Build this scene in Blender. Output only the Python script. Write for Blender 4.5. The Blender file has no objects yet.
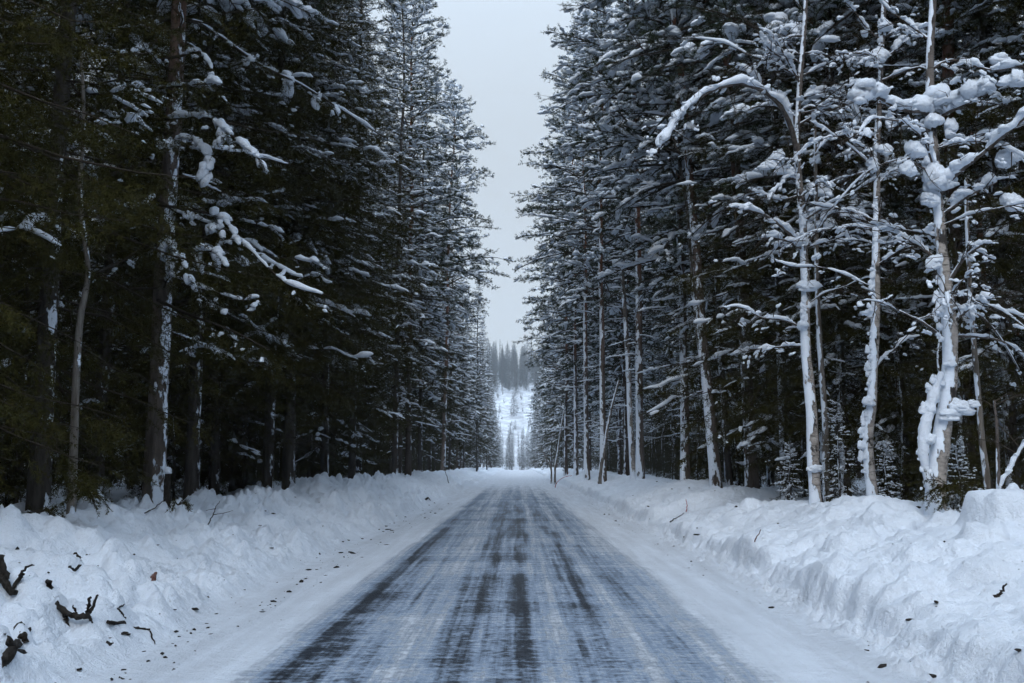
import bpy, math, random, mathutils
import numpy as np

SC = bpy.context.scene
COL = SC.collection
R = math.radians
rng = np.random.default_rng(7)
random.seed(7)

# ------------------------------------------------------------------ camera
CAM_H, PITCH, YAW, FPX = 1.6, R(6.96), R(0.29), 995.0
cam = bpy.data.objects.new('camera', bpy.data.cameras.new('camera'))
COL.objects.link(cam)
cam.location = (0, 0, CAM_H)
cam.rotation_euler = (R(90) + PITCH, 0, YAW)
cam.data.sensor_width = 36
cam.data.lens = 36 * FPX / 1024
cam.data.clip_start = 0.1
cam.data.clip_end = 6000
SC.camera = cam
cp, sp_, cy_, sy_ = math.cos(PITCH), math.sin(PITCH), math.cos(YAW), math.sin(YAW)


def ray(px, py):
    u, v = (px - 512) / FPX, (341.5 - py) / FPX
    x, y, z = u, cp - v * sp_, sp_ + v * cp
    return np.array([cy_ * x - sy_ * y, sy_ * x + cy_ * y, z])


def P(px, py, d):
    """world point seen at a photo pixel, at distance d along the road"""
    r = ray(px, py)
    return np.array([0, 0, CAM_H]) + r * (d / r[1])


# ------------------------------------------------------------------ noise
def _hash(ix, iy, seed):
    a = (ix.astype(np.int64) * 374761393 + iy.astype(np.int64) * 668265263 + seed * 1442695041) & 0xFFFFFFFF
    a = ((a ^ (a >> 13)) * 1274126177) & 0xFFFFFFFF
    a = ((a ^ (a >> 16)) * 2246822519) & 0xFFFFFFFF
    return ((a ^ (a >> 15)) & 0xFFFFFF) / float(0xFFFFFF)


def vn(x, y, seed=0):
    x = np.asarray(x, float); y = np.asarray(y, float)
    ix, iy = np.floor(x), np.floor(y)
    fx, fy = x - ix, y - iy
    fx = fx * fx * fx * (fx * (fx * 6 - 15) + 10); fy = fy * fy * fy * (fy * (fy * 6 - 15) + 10)
    a, b = _hash(ix, iy, seed), _hash(ix + 1, iy, seed)
    c, d = _hash(ix, iy + 1, seed), _hash(ix + 1, iy + 1, seed)
    return ((a * (1 - fx) + b * fx) * (1 - fy) + (c * (1 - fx) + d * fx) * fy) * 2 - 1


def fbm(x, y, seed=0, oct=4, gain=.5):
    s, a = 0, 1.0
    for k in range(oct):
        s = s + a * vn(x * 2.03 ** k + 7.3 * k, y * 2.03 ** k - 3.1 * k, seed + k); a *= gain
    return s


def cell(x, y, seed=0):
    ix, iy = np.floor(x), np.floor(y)
    best = np.full(np.shape(x), 9.0)
    for dx in (-1, 0, 1):
        for dy in (-1, 0, 1):
            cx = ix + dx + .5 + .45 * (2 * _hash(ix + dx, iy + dy, seed) - 1)
            cyy = iy + dy + .5 + .45 * (2 * _hash(ix + dx, iy + dy, seed + 9) - 1)
            best = np.minimum(best, (x - cx) ** 2 + (y - cyy) ** 2)
    return np.sqrt(best)


def ss(a, b, t):
    t = np.clip((t - a) / (b - a), 0, 1)
    return t * t * (3 - 2 * t)


# ------------------------------------------------------------------ terrain height
LUMPS = [(1003, 548, 11.6, .50, .34), (848, 520, 13.2, .40, .22), (893, 512, 14.0, .5, .12), (1024, 528, 12.0, .45, .24),
         (955, 530, 13.2, .35, .12), (985, 575, 10.8, .3, .14)]
LUMP_XY = []
for px, py, d, r, hh in LUMPS:
    q = P(px, py, d); LUMP_XY.append((q[0], q[1], r, hh))


def height(x, y):
    x = np.asarray(x, float); y = np.asarray(y, float)
    ax = np.abs(x)
    far = ss(120, 240, y)
    base = -0.00006 * np.clip(y - 200, 0, 110) ** 2
    # hill beyond the end of the road
    w = .25 * fbm(x / 90, y / 90, 40, 3)
    yy = y + 40 * w + 14 * fbm(x / 23, y / 23, 43, 3)
    hill = np.clip(yy - 335, 0, 455) * .163
    hill = hill * (1 + .1 * w)
    hill = hill * (1 - .5 * ss(0, 900, np.abs(x - 30) - 60) * 0)
    # road bed
    n1 = fbm(x * .9, y * .9, 3, 3)
    z = -0.03 + .045 * ss(2.45, 2.8, ax + .12 * n1)
    # left bank
    wl = 3.2 + .16 * vn(y * .33, 0 * y, 11) + .07 * vn(y * 1.3, 0 * y, 12)
    t = -x - wl
    crest = 1 + .2 * vn(y * .28, 0 * y, 13) + .13 * vn(y * .9, 0 * y, 14)
    lb = (.12 * ss(0, .45, t) + .60 * ss(.1, 2.45, t)) * crest
    lb = lb - (.22 * crest) * ss(2.7, 4.6, t)
    # right bank: a ploughed cut face, then a slope
    wr = 3.22 + .10 * vn(y * .4, 0 * y, 21) + .09 * vn(y * .9, 0 * y, 22) + .04 * vn(y * 3.1, x * 2, 23) + .035 * vn(y * 8, x * 6, 28) + .05 * (cell(x * 3.6, y * 3.6, 29) - .4)
    t2 = x - wr
    crest2 = 1 + .16 * vn(y * .25, 0 * y, 24) + .12 * vn(y * .8, 0 * y, 25)
    face = .27 * np.clip(1 + .55 * vn(y * .45, 0 * y, 26) +   .22 * vn(y * 1.3, 0 * y, 27), .15, 2) * (1 + .15 * (1 - ss(9, 20, y)))
    rb = face * ss(0, .22, t2) + .50 * ss(.1, 2.3, t2) * crest2
    rb = rb - (.24 * crest2) * ss(2.5, 4.2, t2)
    shrink = 1 - .35 * far
    bank = np.where(x < 0, lb, rb) * shrink
    # lumps and clods of ploughed snow
    tt = np.where(x < 0, t, t2)
    on = ss(0, .5, tt)
    lw = np.where(x < 0, 1.0, .42) * on * (1 - .6 * ss(3.2, 6, tt))
    b1 = np.abs(fbm(x * 1.1, y * 1.1, 31, 3)) * .22 - .07
    near = 1 - ss(45, 90, y)
    def dome(fr, r, seed, wx=0):
        c_ = cell(x * fr + .35 * n1, y * fr + .2 * n1, seed)
        return np.sqrt(np.clip(r * r - c_ * c_, 0, 1)) / fr
    patch = fbm(x * .7, y * .5, 57, 3)
    c1 = dome(1.5, .46, 51) * .55 * ss(-.25, .3, patch)
    c2 = dome(3.3, .46, 55) * .85 * ss(-.45, .2, patch + .5 * vn(x * 1.7, y * 1.7, 58))
    c2 = c2 + dome(7.1, .47, 56) * 1.15 * ss(-.35, .25, fbm(x * 1.3, y * 1.1, 59, 2)) + dome(12.5, .46, 60) * 1.1 * ss(-.2, .3, fbm(x * 2.1, y * 1.7, 64, 2))
    fine = fbm(x * 7, y * 7, 61, 4, .6) * .020 + np.abs(fbm(x * 3.1, y * 3.1, 63, 3)) * .05
    bank = bank + lw * (b1 + near * (c1 + c2 + fine))
    # crumbs at the foot of the right cut face
    crumb = (np.clip(.42 - cell(x * 6, y * 6, 71), 0, 1) * .3 + np.clip(.42 - cell(x * 3, y * 3, 72), 0, 1) * .3 * ss(-.1, .3, vn(x * 2, y * 2, 76))) * ss(-.4, -.02, t2) * (1 - ss(.0, .12, t2)) * (x > 0)
    bank = bank + near * crumb
    # ribbing of the cut face
    bank = bank + near * (x > 0) * ss(-.02, .06, t2) * (1 - ss(.15, .4, t2)) * fbm(x * 5, y * 5, 73, 3) * .05
    for lx, ly, lr, lh in LUMP_XY:
        q = np.sqrt((x - lx) ** 2 + ((y - ly) * .8) ** 2) / lr
        bank = bank + lh * (1 - ss(.55, 1, q + .12 * fbm(x * 3, y * 3, 81, 3)))
    # shoulder: slight windrow and wheel-thrown crumbs
    sh = ss(2.5, 2.9, ax) * (1 - ss(-.1, .15, tt)) * (.012 * fbm(x * 3, y * 1.2, 91, 3) + .02 * np.clip(.3 - cell(x * 5, y * 5, 95), 0, 1) * ss(0, .5, vn(x, y, 97)))
    flat = 1 - ss(290, 335, y)
    und = .25 * fbm(x / 9, y / 9, 99, 2) * ss(9, 14, ax)
    bank = np.where(ax > 60, .8, bank)
    return z + base + hill + (bank + und + sh) * flat + (1 - flat) * (.5 + 1.0 * fbm(x / 12, y / 12, 98, 3) * .5)


def H1(x, y):
    return float(height(np.array([x]), np.array([y]))[0])


def G(px, py, y0=4.0):
    r = ray(px, py)
    ys = np.arange(y0, 130, .02)
    pts = np.array([0, 0, CAM_H])[None] + r[None] * (ys / r[1])[:, None]
    hh = height(pts[:, 0], ys)
    k = np.argmax(pts[:, 2] < hh)
    return np.array([pts[k, 0], pts[k, 1], hh[k]])


# ------------------------------------------------------------------ materials
def mat(name):
    m = bpy.data.materials.new(name); m.use_nodes = True
    nt = m.node_tree; nt.nodes.clear()
    out = nt.nodes.new('ShaderNodeOutputMaterial')
    b = nt.nodes.new('ShaderNodeBsdfPrincipled')
    nt.links.new(b.outputs[0], out.inputs[0])
    return m, nt, b


class N:
    """small helper to write node graphs"""
    def __init__(s, nt): s.nt = nt
    def node(s, t, **k):
        n = s.nt.nodes.new(t)
        for a, v in k.items(): setattr(n, a, v)
        return n
    def inp(s, sock, v):
        if v is None: return
        if hasattr(v, 'is_output'): s.nt.links.new(v, sock)
        else: sock.default_value = v
    def math(s, op, a, b=None, c=None, clamp=False):
        n = s.node('ShaderNodeMath', operation=op, use_clamp=clamp)
        s.inp(n.inputs[0], a); s.inp(n.inputs[1], b); s.inp(n.inputs[2], c)
        return n.outputs[0]
    def noise(s, vec, scale, detail=3, rough=.5, dist=0):
        n = s.node('ShaderNodeTexNoise')
        s.inp(n.inputs['Vector'], vec); n.inputs['Scale'].default_value = scale
        n.inputs['Detail'].default_value = detail; n.inputs['Roughness'].default_value = rough
        n.inputs['Distortion'].default_value = dist
        return n.outputs[0]
    def map(s, vec, scale=(1, 1, 1)):
        n = s.node('ShaderNodeMapping'); s.inp(n.inputs[0], vec); n.inputs['Scale'].default_value = scale
        return n.outputs[0]
    def ramp(s, v, a, b, lo=0., hi=1.):
        n = s.node('ShaderNodeMapRange'); n.interpolation_type = 'SMOOTHSTEP'
        s.inp(n.inputs[0], v); n.inputs[1].default_value = a; n.inputs[2].default_value = b
        n.inputs[3].default_value = lo; n.inputs[4].default_value = hi
        return n.outputs[0]
    def mix(s, f, a, b):
        n = s.node('ShaderNodeMix', data_type='RGBA')
        s.inp(n.inputs[0], f)
        for sock, v in ((n.inputs[6], a), (n.inputs[7], b)):
            s.inp(sock, v if hasattr(v, 'is_output') else (*v, 1))
        return n.outputs[2]
    def bump(s, h, strength, dist):
        n = s.node('ShaderNodeBump'); s.inp(n.inputs['Height'], h)
        n.inputs['Strength'].default_value = strength; n.inputs['Distance'].default_value = dist
        return n.outputs[0]
    def pos(s): return s.node('ShaderNodeNewGeometry').outputs['Position']
    def obj(s): return s.node('ShaderNodeTexCoord').outputs['Object']
    def xyz(s, v):
        n = s.node('ShaderNodeSeparateXYZ'); s.inp(n.inputs[0], v); return n.outputs


SNOW = (.745, .81, .90)


def snow_surface(g, dirt):
    """colour and bump height of lying snow; the packed shoulders are greyer than the banks"""
    p = g.pos()
    big = g.noise(p, 1.3, 3)
    col = g.mix(g.ramp(big, .3, .7), tuple(c * .92 for c in SNOW), SNOW)
    if dirt:
        x, y, z = g.xyz(p)
        ax = g.math('ABSOLUTE', x)
        pack = g.math('MULTIPLY', g.ramp(g.math('ADD', ax, g.math('MULTIPLY', g.noise(p, 2.5, 4, .6), .9)), 4.1, 3.3), .5)
        trk = g.noise(g.map(p, (5, .3, 1)), 1, 4, .6)
        pack = g.math('MULTIPLY', pack, g.ramp(trk, .25, .7, .45, 1.2))
        col = g.mix(pack, col, (.42, .45, .50))
        n = g.noise(p, 17, 4, .65); n2 = g.noise(p, 2.1, 3)
        spk = g.math('MULTIPLY', g.ramp(n, .60, .72), g.ramp(n2, .42, .62))
        col = g.mix(g.math('MULTIPLY', spk, g.math('MULTIPLY', g.ramp(ax, 6.5, 3.2), dirt)), col, (.20, .19, .18))
        m2 = g.noise(p, 4.5, 5, .7)
        col = g.mix(g.math('MULTIPLY', g.ramp(m2, .50, .68), .28), col, (.45, .49, .55))
        # scrub and stubble of the clearing; the dark tint also tones down its glare
        br = g.noise(g.map(p, (1, .6, 1)), .22, 6, .72)
        col = g.mix(g.math('MULTIPLY', g.ramp(br, .30, .66), g.ramp(y, 295, 345, 0, .62)), col, (.13, .125, .12))
    f = g.math('ADD', g.math('MULTIPLY', g.noise(p, 7, 6, .68), .8), g.math('MULTIPLY', g.noise(p, 45, 4, .7), .22))
    return col, f


def make_snow(name, bumpscale=1.0, dirt=0.0):
    m, nt, b = mat(name); g = N(nt)
    col, f = snow_surface(g, dirt)
    nt.links.new(col, b.inputs['Base Color'])
    b.inputs['Roughness'].default_value = .75
    b.inputs['Specular IOR Level'].default_value = .25
    nt.links.new(g.bump(f, .8 * bumpscale, .12), b.inputs['Normal'])
    return m


M_GROUND = make_snow('snow_ground', 1.0, .45)
M_SNOW = make_snow('tree_snow', .8, 0)


def road_material():
    m, nt, b = mat('blown_snow_on_asphalt'); g = N(nt)
    p = g.pos(); x, y, z = g.xyz(p)
    long1 = g.noise(g.map(p, (7, .11, 1)), 1.0, 4, .6)           # streaks along the road
    long2 = g.noise(g.map(p, (15, .35, 1)), 1.0, 3, .6)
    cross = g.noise(g.map(p, (.8, 4.2, 1)), 1.0, 6, .68, 1.0)        # drifts blown across
    cross2 = g.noise(g.map(p, (3.2, 24, 1)), 1.0, 4, .7, 1.2)
    drift = g.noise(g.map(p, (.28, .55, 1)), 1.0, 3, .5)
    mott = g.noise(p, 13, 5, .7)
    xw = g.math('ADD', x, g.math('MULTIPLY', g.math('SUBTRACT', g.noise(g.map(p, (.2, .25, 1)), 1, 2), .5), .35))

    def band(c, w, a):
        d = g.math('DIVIDE', g.math('SUBTRACT', xw, c), w)
        e = g.math('POWER', 2.718, g.math('MULTIPLY', g.math('MULTIPLY', d, d), -1))
        return g.math('MULTIPLY', e, a)
    bs = [band(-1.75, .28, .85), band(-1.25, .2, .30), band(-.62, .16, .55), band(-.40, .12, .75), band(.03, .17, .8), band(-.2, .1, .25),
          band(.62, .16, .5), band(.82, .10, .5), band(1.35, .25, .42), band(1.75, .15, .3), band(-1.0, 1.4, .18), band(.6, 1.3, .24)]
    s = None
    for i_, q in enumerate(bs):                   # each wheel track comes and goes
        fade_ = g.ramp(g.noise(g.map(p, (.4, .055, 1)), 1.0 + .37 * i_, 3, .6), .34, .60,   .42, 1.08)
        q = g.math('MULTIPLY', q, fade_); s = q if s is None else g.math('ADD', s, q)
    v = g.math('ADD', s, g.math('MULTIPLY', g.math('SUBTRACT', long1, .5), 1.5))
    v = g.math('ADD', v, g.math('MULTIPLY', g.math('SUBTRACT', long2, .5), .9))
    v = g.math('ADD', v, g.math('MULTIPLY', g.math('SUBTRACT', cross, .5), 1.3))
    v = g.math('ADD', v, g.math('MULTIPLY', g.math('SUBTRACT', cross2, .5), .35))
    v = g.math('ADD', v, g.math('MULTIPLY', g.math('SUBTRACT', drift, .5), 1.0))
    v = g.math('ADD', v, g.math('MULTIPLY', g.math('SUBTRACT', mott, .5), 1.9))
    edge = g.math('MULTIPLY', g.ramp(xw, -2.4, -1.75), g.ramp(xw, 2.4, 1.3))
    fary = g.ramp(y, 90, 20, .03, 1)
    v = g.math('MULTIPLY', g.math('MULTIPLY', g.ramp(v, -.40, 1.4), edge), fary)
    sc, sf = snow_surface(g, .45)
    col = g.mix(g.ramp(v, .02, .5), sc, (.205, .26, .34))
    col = g.mix(g.ramp(v, .42, .96), col, (.013, .017, .024))
    nt.links.new(col, b.inputs['Base Color'])
    nt.links.new(g.ramp(v, .2, .9, .75, .5), b.inputs['Roughness'])
    b.inputs['Specular IOR Level'].default_value = .16
    hh = g.math('MULTIPLY', sf, g.ramp(v, .35, 0, .18, .8))
    nt.links.new(g.bump(hh, .8, .12), b.inputs['Normal'])
    return m


def bark(name, lo, hi, top=None, snow_at=.66, scale=(9, 9, 1.6), birch=False, snow_gain=1.0):
    m, nt, b = mat(name); g = N(nt)
    o = g.obj(); p = g.pos()
    x, y, z = g.xyz(p)
    n = g.noise(g.map(o, scale), 1.0, 5, .65)
    col = g.mix(g.ramp(n, .3, .7), lo, hi)
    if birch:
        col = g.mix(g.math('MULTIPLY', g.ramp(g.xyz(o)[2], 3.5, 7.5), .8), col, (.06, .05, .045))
    if top:
        oz = g.xyz(o)[2]
        col = g.mix(g.math('MULTIPLY', g.ramp(oz, 5, 13), .85), col, g.mix(g.ramp(n, .3, .7), tuple(c * .5 for c in top), top))
    if birch:
        l = g.noise(g.map(o, (3, 3, 26)), 1.0, 4, .7)
        col = g.mix(g.ramp(l, .56, .66), col, (.05, .045, .04))
        l2 = g.noise(g.map(o, (4, 4, 3)), 1.0, 4, .7)
        col = g.mix(g.ramp(l2, .53, .62), col, (.04, .036, .033))
    # snow blown on to the side that faces the open road
    geo = g.node('ShaderNodeNewGeometry')
    nx, ny, nz = g.xyz(geo.outputs['Normal'])
    side = g.math('MULTIPLY', nx, g.math('SIGN', x))
    facing = g.math('SUBTRACT', g.math('MULTIPLY', side, -.20), g.math('MULTIPLY', ny, .05))
    facing = g.math('ADD', facing, g.math('MULTIPLY', g.math('SIGN', x), .05))
    pat = g.noise(g.map(o, (3.2, 3.2, 1.1)), 1.0, 4, .62)
    pat2 = g.noise(g.map(o, (14, 14, 6)), 1.0, 3, .6)
    v = g.math('ADD', g.math('ADD', pat, facing), g.math('MULTIPLY', g.math('SUBTRACT', pat2, .5), .45))
    v = g.math('ADD', v, g.math('MULTIPLY', nz, .5))
    v = g.math('ADD', g.math('MULTIPLY', g.math('SUBTRACT', v, .6), 2.3 if birch else 1.6), .6)
    v = g.math('SUBTRACT', v, g.ramp(g.xyz(o)[2], 3.5, 6.5, 0, .22) if birch else g.ramp(g.xyz(o)[2], 4, 8, 0, .13))
    s = g.math('MULTIPLY', g.ramp(v, snow_at, snow_at + .07), snow_gain)
    col = g.mix(s, col, SNOW)
    nt.links.new(col, b.inputs['Base Color'])
    b.inputs['Roughness'].default_value = .85
    b.inputs['Specular IOR Level'].default_value = .15
    hh = g.math('ADD', g.math('MULTIPLY', n, .6), g.math('MULTIPLY', s, 1.2))
    nt.links.new(g.bump(hh, 1.0, .05), b.inputs['Normal'])
    return m


def foliage(name, a, c, tip):
    m, nt, b = mat(name); g = N(nt)
    o = g.obj()
    n = g.noise(o, 1.1, 3, .6)
    n2 = g.noise(o, 9, 2, .6)
    col = g.mix(g.ramp(n, .35, .65), a, c)
    col = g.mix(g.ramp(n2, .55, .75, 0, .6), col, tip)
    nt.links.new(col, b.inputs['Base Color'])
    b.inputs['Roughness'].default_value = .8
    b.inputs['Specular IOR Level'].default_value = .04
    return m


M_ROAD = road_material()
M_SPRUCE = foliage('spruce_needles', (.024, .024, .007), (.040, .037, .010), (.058, .044, .012))
M_PINE = foliage('pine_needles', (.020, .029, .018), (.032, .044, .026), (.04, .045, .022))
M_TWIG = bark('twig_bark', (.020, .016, .012), (.048, .038, .029), snow_at=1.6, scale=(20, 20, 20))
M_SPRUCE_BARK = bark('spruce_bark', (.022, .019, .017), (.068, .059, .052), snow_at=.72)
M_PINE_BARK = bark('pine_bark', (.03, .024, .020), (.085, .066, .055), top=(.19, .075, .042), snow_at=.77)
M_PINE_SNOWY = bark('snow_plastered_pine_bark', (.05, .042, .036), (.13, .105, .09), top=(.20, .085, .05), snow_at=.57)
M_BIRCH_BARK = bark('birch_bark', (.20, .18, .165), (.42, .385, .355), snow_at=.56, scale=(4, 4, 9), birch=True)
M_DEAD = bark('dead_wood', (.07, .06, .05), (.2, .18, .16), snow_at=.73, scale=(14, 14, 2))
M_LIMB = bark('birch_limb_bark', (.05, .042, .036), (.13, .11, .10), snow_at=.80, scale=(12, 12, 12))
M_DARKBARK = bark('dark_wet_bark', (.012, .011, .010), (.035, .03, .026), snow_at=2.2, scale=(18, 18, 18))


def plain(name, c, rough=.7):
    m, nt, b = mat(name); g = N(nt)
    n = g.noise(g.obj(), 25, 3, .6)
    nt.links.new(g.mix(g.ramp(n, .3, .7), tuple(q * .6 for q in c), c), b.inputs['Base Color'])
    b.inputs['Roughness'].default_value = rough
    return m


M_RED = plain('red_stem', (.42, .06, .05))
M_RUST = plain('rust_bark', (.13, .045, .03))


# ------------------------------------------------------------------ mesh accumulator
class MB:
    def __init__(s):
        s.v, s.f, s.n = [], [], 0            # f: (array (k, 3|4), material index, smooth)
    def add(s, v, f, mi=0, smooth=True):
        s.v.append(np.asarray(v, np.float32)); s.f.append((np.asarray(f, np.int64) + s.n, mi, smooth)); s.n += len(v)
    def mesh(s, name, mats):
        me = bpy.data.meshes.new(name)
        V = np.concatenate(s.v) if s.v else np.zeros((0, 3), np.float32)
        me.vertices.add(len(V)); me.vertices.foreach_set('co', V.ravel())
        loops = np.concatenate([f.ravel() for f, _, _ in s.f]) if s.f else np.zeros(0, int)
        cnt = np.concatenate([np.full(len(f), f.shape[1]) for f, _, _ in s.f])
        st = np.concatenate([[0], np.cumsum(cnt)[:-1]])
        me.loops.add(len(loops)); me.loops.foreach_set('vertex_index', loops.astype(np.int32))
        me.polygons.add(len(cnt)); me.polygons.foreach_set('loop_start', st.astype(np.int32))
        me.polygons.foreach_set('material_index', np.concatenate([np.full(len(f), m) for f, m, _ in s.f]).astype(np.int32))
        me.polygons.foreach_set('use_smooth', np.concatenate([np.full(len(f), sm) for f, _, sm in s.f]).astype(bool))
        for m in mats: me.materials.append(m)
        me.update(calc_edges=True); me.validate()
        return me
    def obj(s, name, mats, parent=None):
        return link(name, s.mesh(name, mats), parent)


def link(name, me, parent=None):
    o = bpy.data.objects.new(name, me); COL.objects.link(o)
    if parent is not None: o.parent = parent
    return o


def nrm(a):
    return a / np.maximum(np.linalg.norm(a, axis=-1, keepdims=True), 1e-9)


def tube(mb, pts, rad, k=6, mi=0, lat=1.0, drop=0.0, jit=0.0):
    """round tube along pts; lat widens it sideways"""
    pts = np.asarray(pts, float); rad = np.asarray(rad, float); n = len(pts)
    D = nrm(np.gradient(pts, axis=0))
    ref = np.array([0., 0, 1])
    if abs(D[:, 2]).mean() > .85: ref = np.array([0., 1, 0])
    S = nrm(np.cross(D, ref)); U = np.cross(S, D)
    a = np.arange(k) / k * 2 * np.pi
    ca, sa = np.cos(a), np.sin(a)
    rr = np.repeat(rad[:, None], k, 1)
    if jit: rr = rr * (1 + jit * rng.uniform(-1, 1, (n, k)))
    up = np.where(sa < 0, sa * (1 - drop), sa)
    v = pts[:, None] + rr[..., None] * (S[:, None] * (ca * lat)[None, :, None] + U[:, None] * up[None, :, None])
    i = np.arange(n - 1)[:, None] * k; j = np.arange(k)[None]
    q = np.stack([i + j, i + (j + 1) % k, i + k + (j + 1) % k, i + k + j], -1).reshape(-1, 4)
    mb.add(v.reshape(-1, 3), q, mi)
    c = np.arange(k)[None]
    mb.add(v[0], c[:, ::-1], mi); mb.add(v[-1], c, mi)


def resample(pts, n):
    pts = np.asarray(pts, float)
    # smooth through the points (Catmull-Rom)
    Pp = np.vstack([2 * pts[0] - pts[1], pts, 2 * pts[-1] - pts[-2]])
    t = np.linspace(0, len(pts) - 1 - 1e-6, n); i = t.astype(int); f = (t - i)[:, None]
    a, b, c, d = Pp[i], Pp[i + 1], Pp[i + 2], Pp[i + 3]
    return .5 * (2 * b + (c - a) * f + (2 * a - 5 * b + 4 * c - d) * f ** 2 + (3 * b - a - 3 * c + d) * f ** 3)


def ico(sub):
    import bmesh
    bm = bmesh.new(); bmesh.ops.create_icosphere(bm, subdivisions=sub, radius=1)
    v = np.array([q.co[:] for q in bm.verts]); f = np.array([[q.index for q in p.verts] for p in bm.faces]); bm.free()
    return v, f


ICO = {1: ico(1), 2: ico(2), 3: ico(3)}


def blobs(mb, C, S, sub=2, mi=0, rough=.22, axis=None):
    """lumpy rounded clumps of snow; C (n,3) centres, S (n,3) sizes, axis (n,3) direction of the long side"""
    C = np.asarray(C, float).reshape(-1, 3); S = np.asarray(S, float).reshape(-1, 3); n = len(C)
    if not n: return
    V, F = ICO[sub]; m = len(V)
    a = rng.uniform(0, 6.28, (n, 6)); k = rng.uniform(-1, 1, (n, 3, 3)) * 2.6
    r = np.ones((n, m))
    for q in range(3):
        r += rough * (.6 ** q) * np.sin((V[None] * k[:, q][:, None] * (1 + q)).sum(-1) * 1.3 + a[:, q][:, None])
    if sub >= 2:
        for fq, am in ((5.5, .06), (11, .035)):
            kk = rng.uniform(-1, 1, (n, 3)) * fq; k2 = rng.uniform(-1, 1, (n, 3)) * fq
            r += am * np.sin((V[None] * kk[:, None]).sum(-1) * 2 + a[:, 3][:, None]) + am * np.sin((V[None] * k2[:, None]).sum(-1) * 2 + a[:, 4][:, None])
    v = V[None] * r[..., None]
    v[..., 2] = np.where(v[..., 2] < 0, v[..., 2] * .38, v[..., 2])
    v = v * S[:, None]
    if axis is None:
        th = rng.uniform(0, 6.28, n); X = np.stack([np.cos(th), np.sin(th), 0 * th], -1)
    else: X = nrm(np.asarray(axis, float).reshape(-1, 3))
    Y = nrm(np.cross(np.array([0., 0, 1])[None], X)); Z = np.cross(X, Y)
    w = v[..., 0:1] * X[:, None] + v[..., 1:2] * Y[:, None] + v[..., 2:3] * Z[:, None] + C[:, None]
    f = (F[None] + (np.arange(n) * m)[:, None, None]).reshape(-1, 3)
    mb.add(w.reshape(-1, 3), f, mi)


def clump(mb, C, sz, ax, lod=0):
    """each clump is a few rounded lumps run together along a shoot"""
    m = 3
    n = len(C)
    t = rng.uniform(-1.3, 1.3, (n, m))
    c = C[:, None] + ax[:, None] * (t * sz[:, None])[..., None] + rng.normal(0, .32, (n, m, 3)) * sz[:, None, None] * [1, 1, .45]
    q = sz[:, None] * rng.uniform(.45, .95, (n, m)) * (1.1 - .35 * np.abs(t))
    S = np.stack([q * rng.uniform(1, 1.5, (n, m)), q, q * rng.uniform(.6, .85, (n, m))], -1)
    blobs(mb, c.reshape(-1, 3), S.reshape(-1, 3), 2 if lod == 0 else 1, 0, .18, np.repeat(ax, m, 0))


def snow_ridge(mb, pts, r0, k=7, lat=1.25, lift=.6, n=None):
    pts = np.asarray(pts, float)
    L = np.linalg.norm(np.diff(pts, axis=0), axis=1).sum()
    n = n or int(np.clip(L / max(r0 * 1.1, .05), 4, 26))
    q = resample(pts, n)
    t = np.linspace(0, 1, n)
    prof = np.clip(np.sin(np.pi * np.clip(t * .94 + .03, 0, 1)), 0, 1) ** .45
    r = r0 * prof * (1 + .34 * np.convolve(rng.uniform(-1, 1, n + 2), [.25, .5, .25], 'valid') * 1.6)
    r = np.maximum(r, r0 * .15)
    q[:, 2] += r * lift
    q += rng.normal(0, r0 * .13, q.shape)
    tube(mb, q, r, k, 0, lat, .3, .16)
    if k >= 6 and n >= 6:
        m = n // 2
        w = rng.choice(np.arange(1, n - 1), m)
        b = rng.uniform(.75, 1.1, m) * r[w]
        blobs(mb, q[w] + rng.normal(0, .22, (m, 3)) * r[w][:, None] * [1, 1, .3], np.stack([b * rng.uniform(1, 1.7, m), b, b * .8], -1), 2 if k >= 8 else 1, 0, .22)


def needles(mb, P0, D, L, spacing, ln, wn, spread=.8, mi=0):
    """short blades along segments: P0 (n,3), D unit (n,3), L (n)"""
    cnt = np.maximum(2, np.ceil(L / spacing)).astype(int)
    idx = np.repeat(np.arange(len(L)), cnt); m = len(idx)
    t = rng.uniform(0, 1, m)
    d = D[idx]; p = P0[idx] + d * (t * L[idx])[:, None]
    rd = rng.normal(size=(m, 3)); rd = nrm(rd - (rd * d).sum(-1, keepdims=True) * d)
    dr = nrm(d * rng.uniform(.35, .95, m)[:, None] + rd * spread)
    l = ln * rng.uniform(.65, 1.2, m)
    w = nrm(np.cross(dr, rng.normal(size=(m, 3)))) * (wn * .5)
    v = np.stack([p - w, p + w, p + dr * l[:, None] + w * .25, p + dr * l[:, None] - w * .25], 1)
    f = np.arange(m * 4).reshape(m, 4)
    mb.add(v.reshape(-1, 3), f, mi, False)


def at_len(pts, s):
    """points and directions at fractions s of polyline pts"""
    n = len(pts) - 1
    t = np.clip(s, 0, .9999) * n; i = t.astype(int); f = (t - i)[:, None]
    return pts[i] * (1 - f) + pts[i + 1] * f, nrm(pts[i + 1] - pts[i])


def branch_axis(z, az, L, e0, e1, r_tr, n=9, wob=.05):
    s = np.linspace(0, 1, n)
    e = e0 + (e1 - e0) * s
    a = az + np.cumsum(rng.normal(0, wob, n))
    st = np.stack([np.cos(e) * np.cos(a), np.cos(e) * np.sin(a), np.sin(e)], -1) * (L / (n - 1))
    p = np.cumsum(np.vstack([np.zeros(3), st[:-1]]), 0)
    p += np.array([math.cos(az) * r_tr, math.sin(az) * r_tr, z])
    return p


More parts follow.
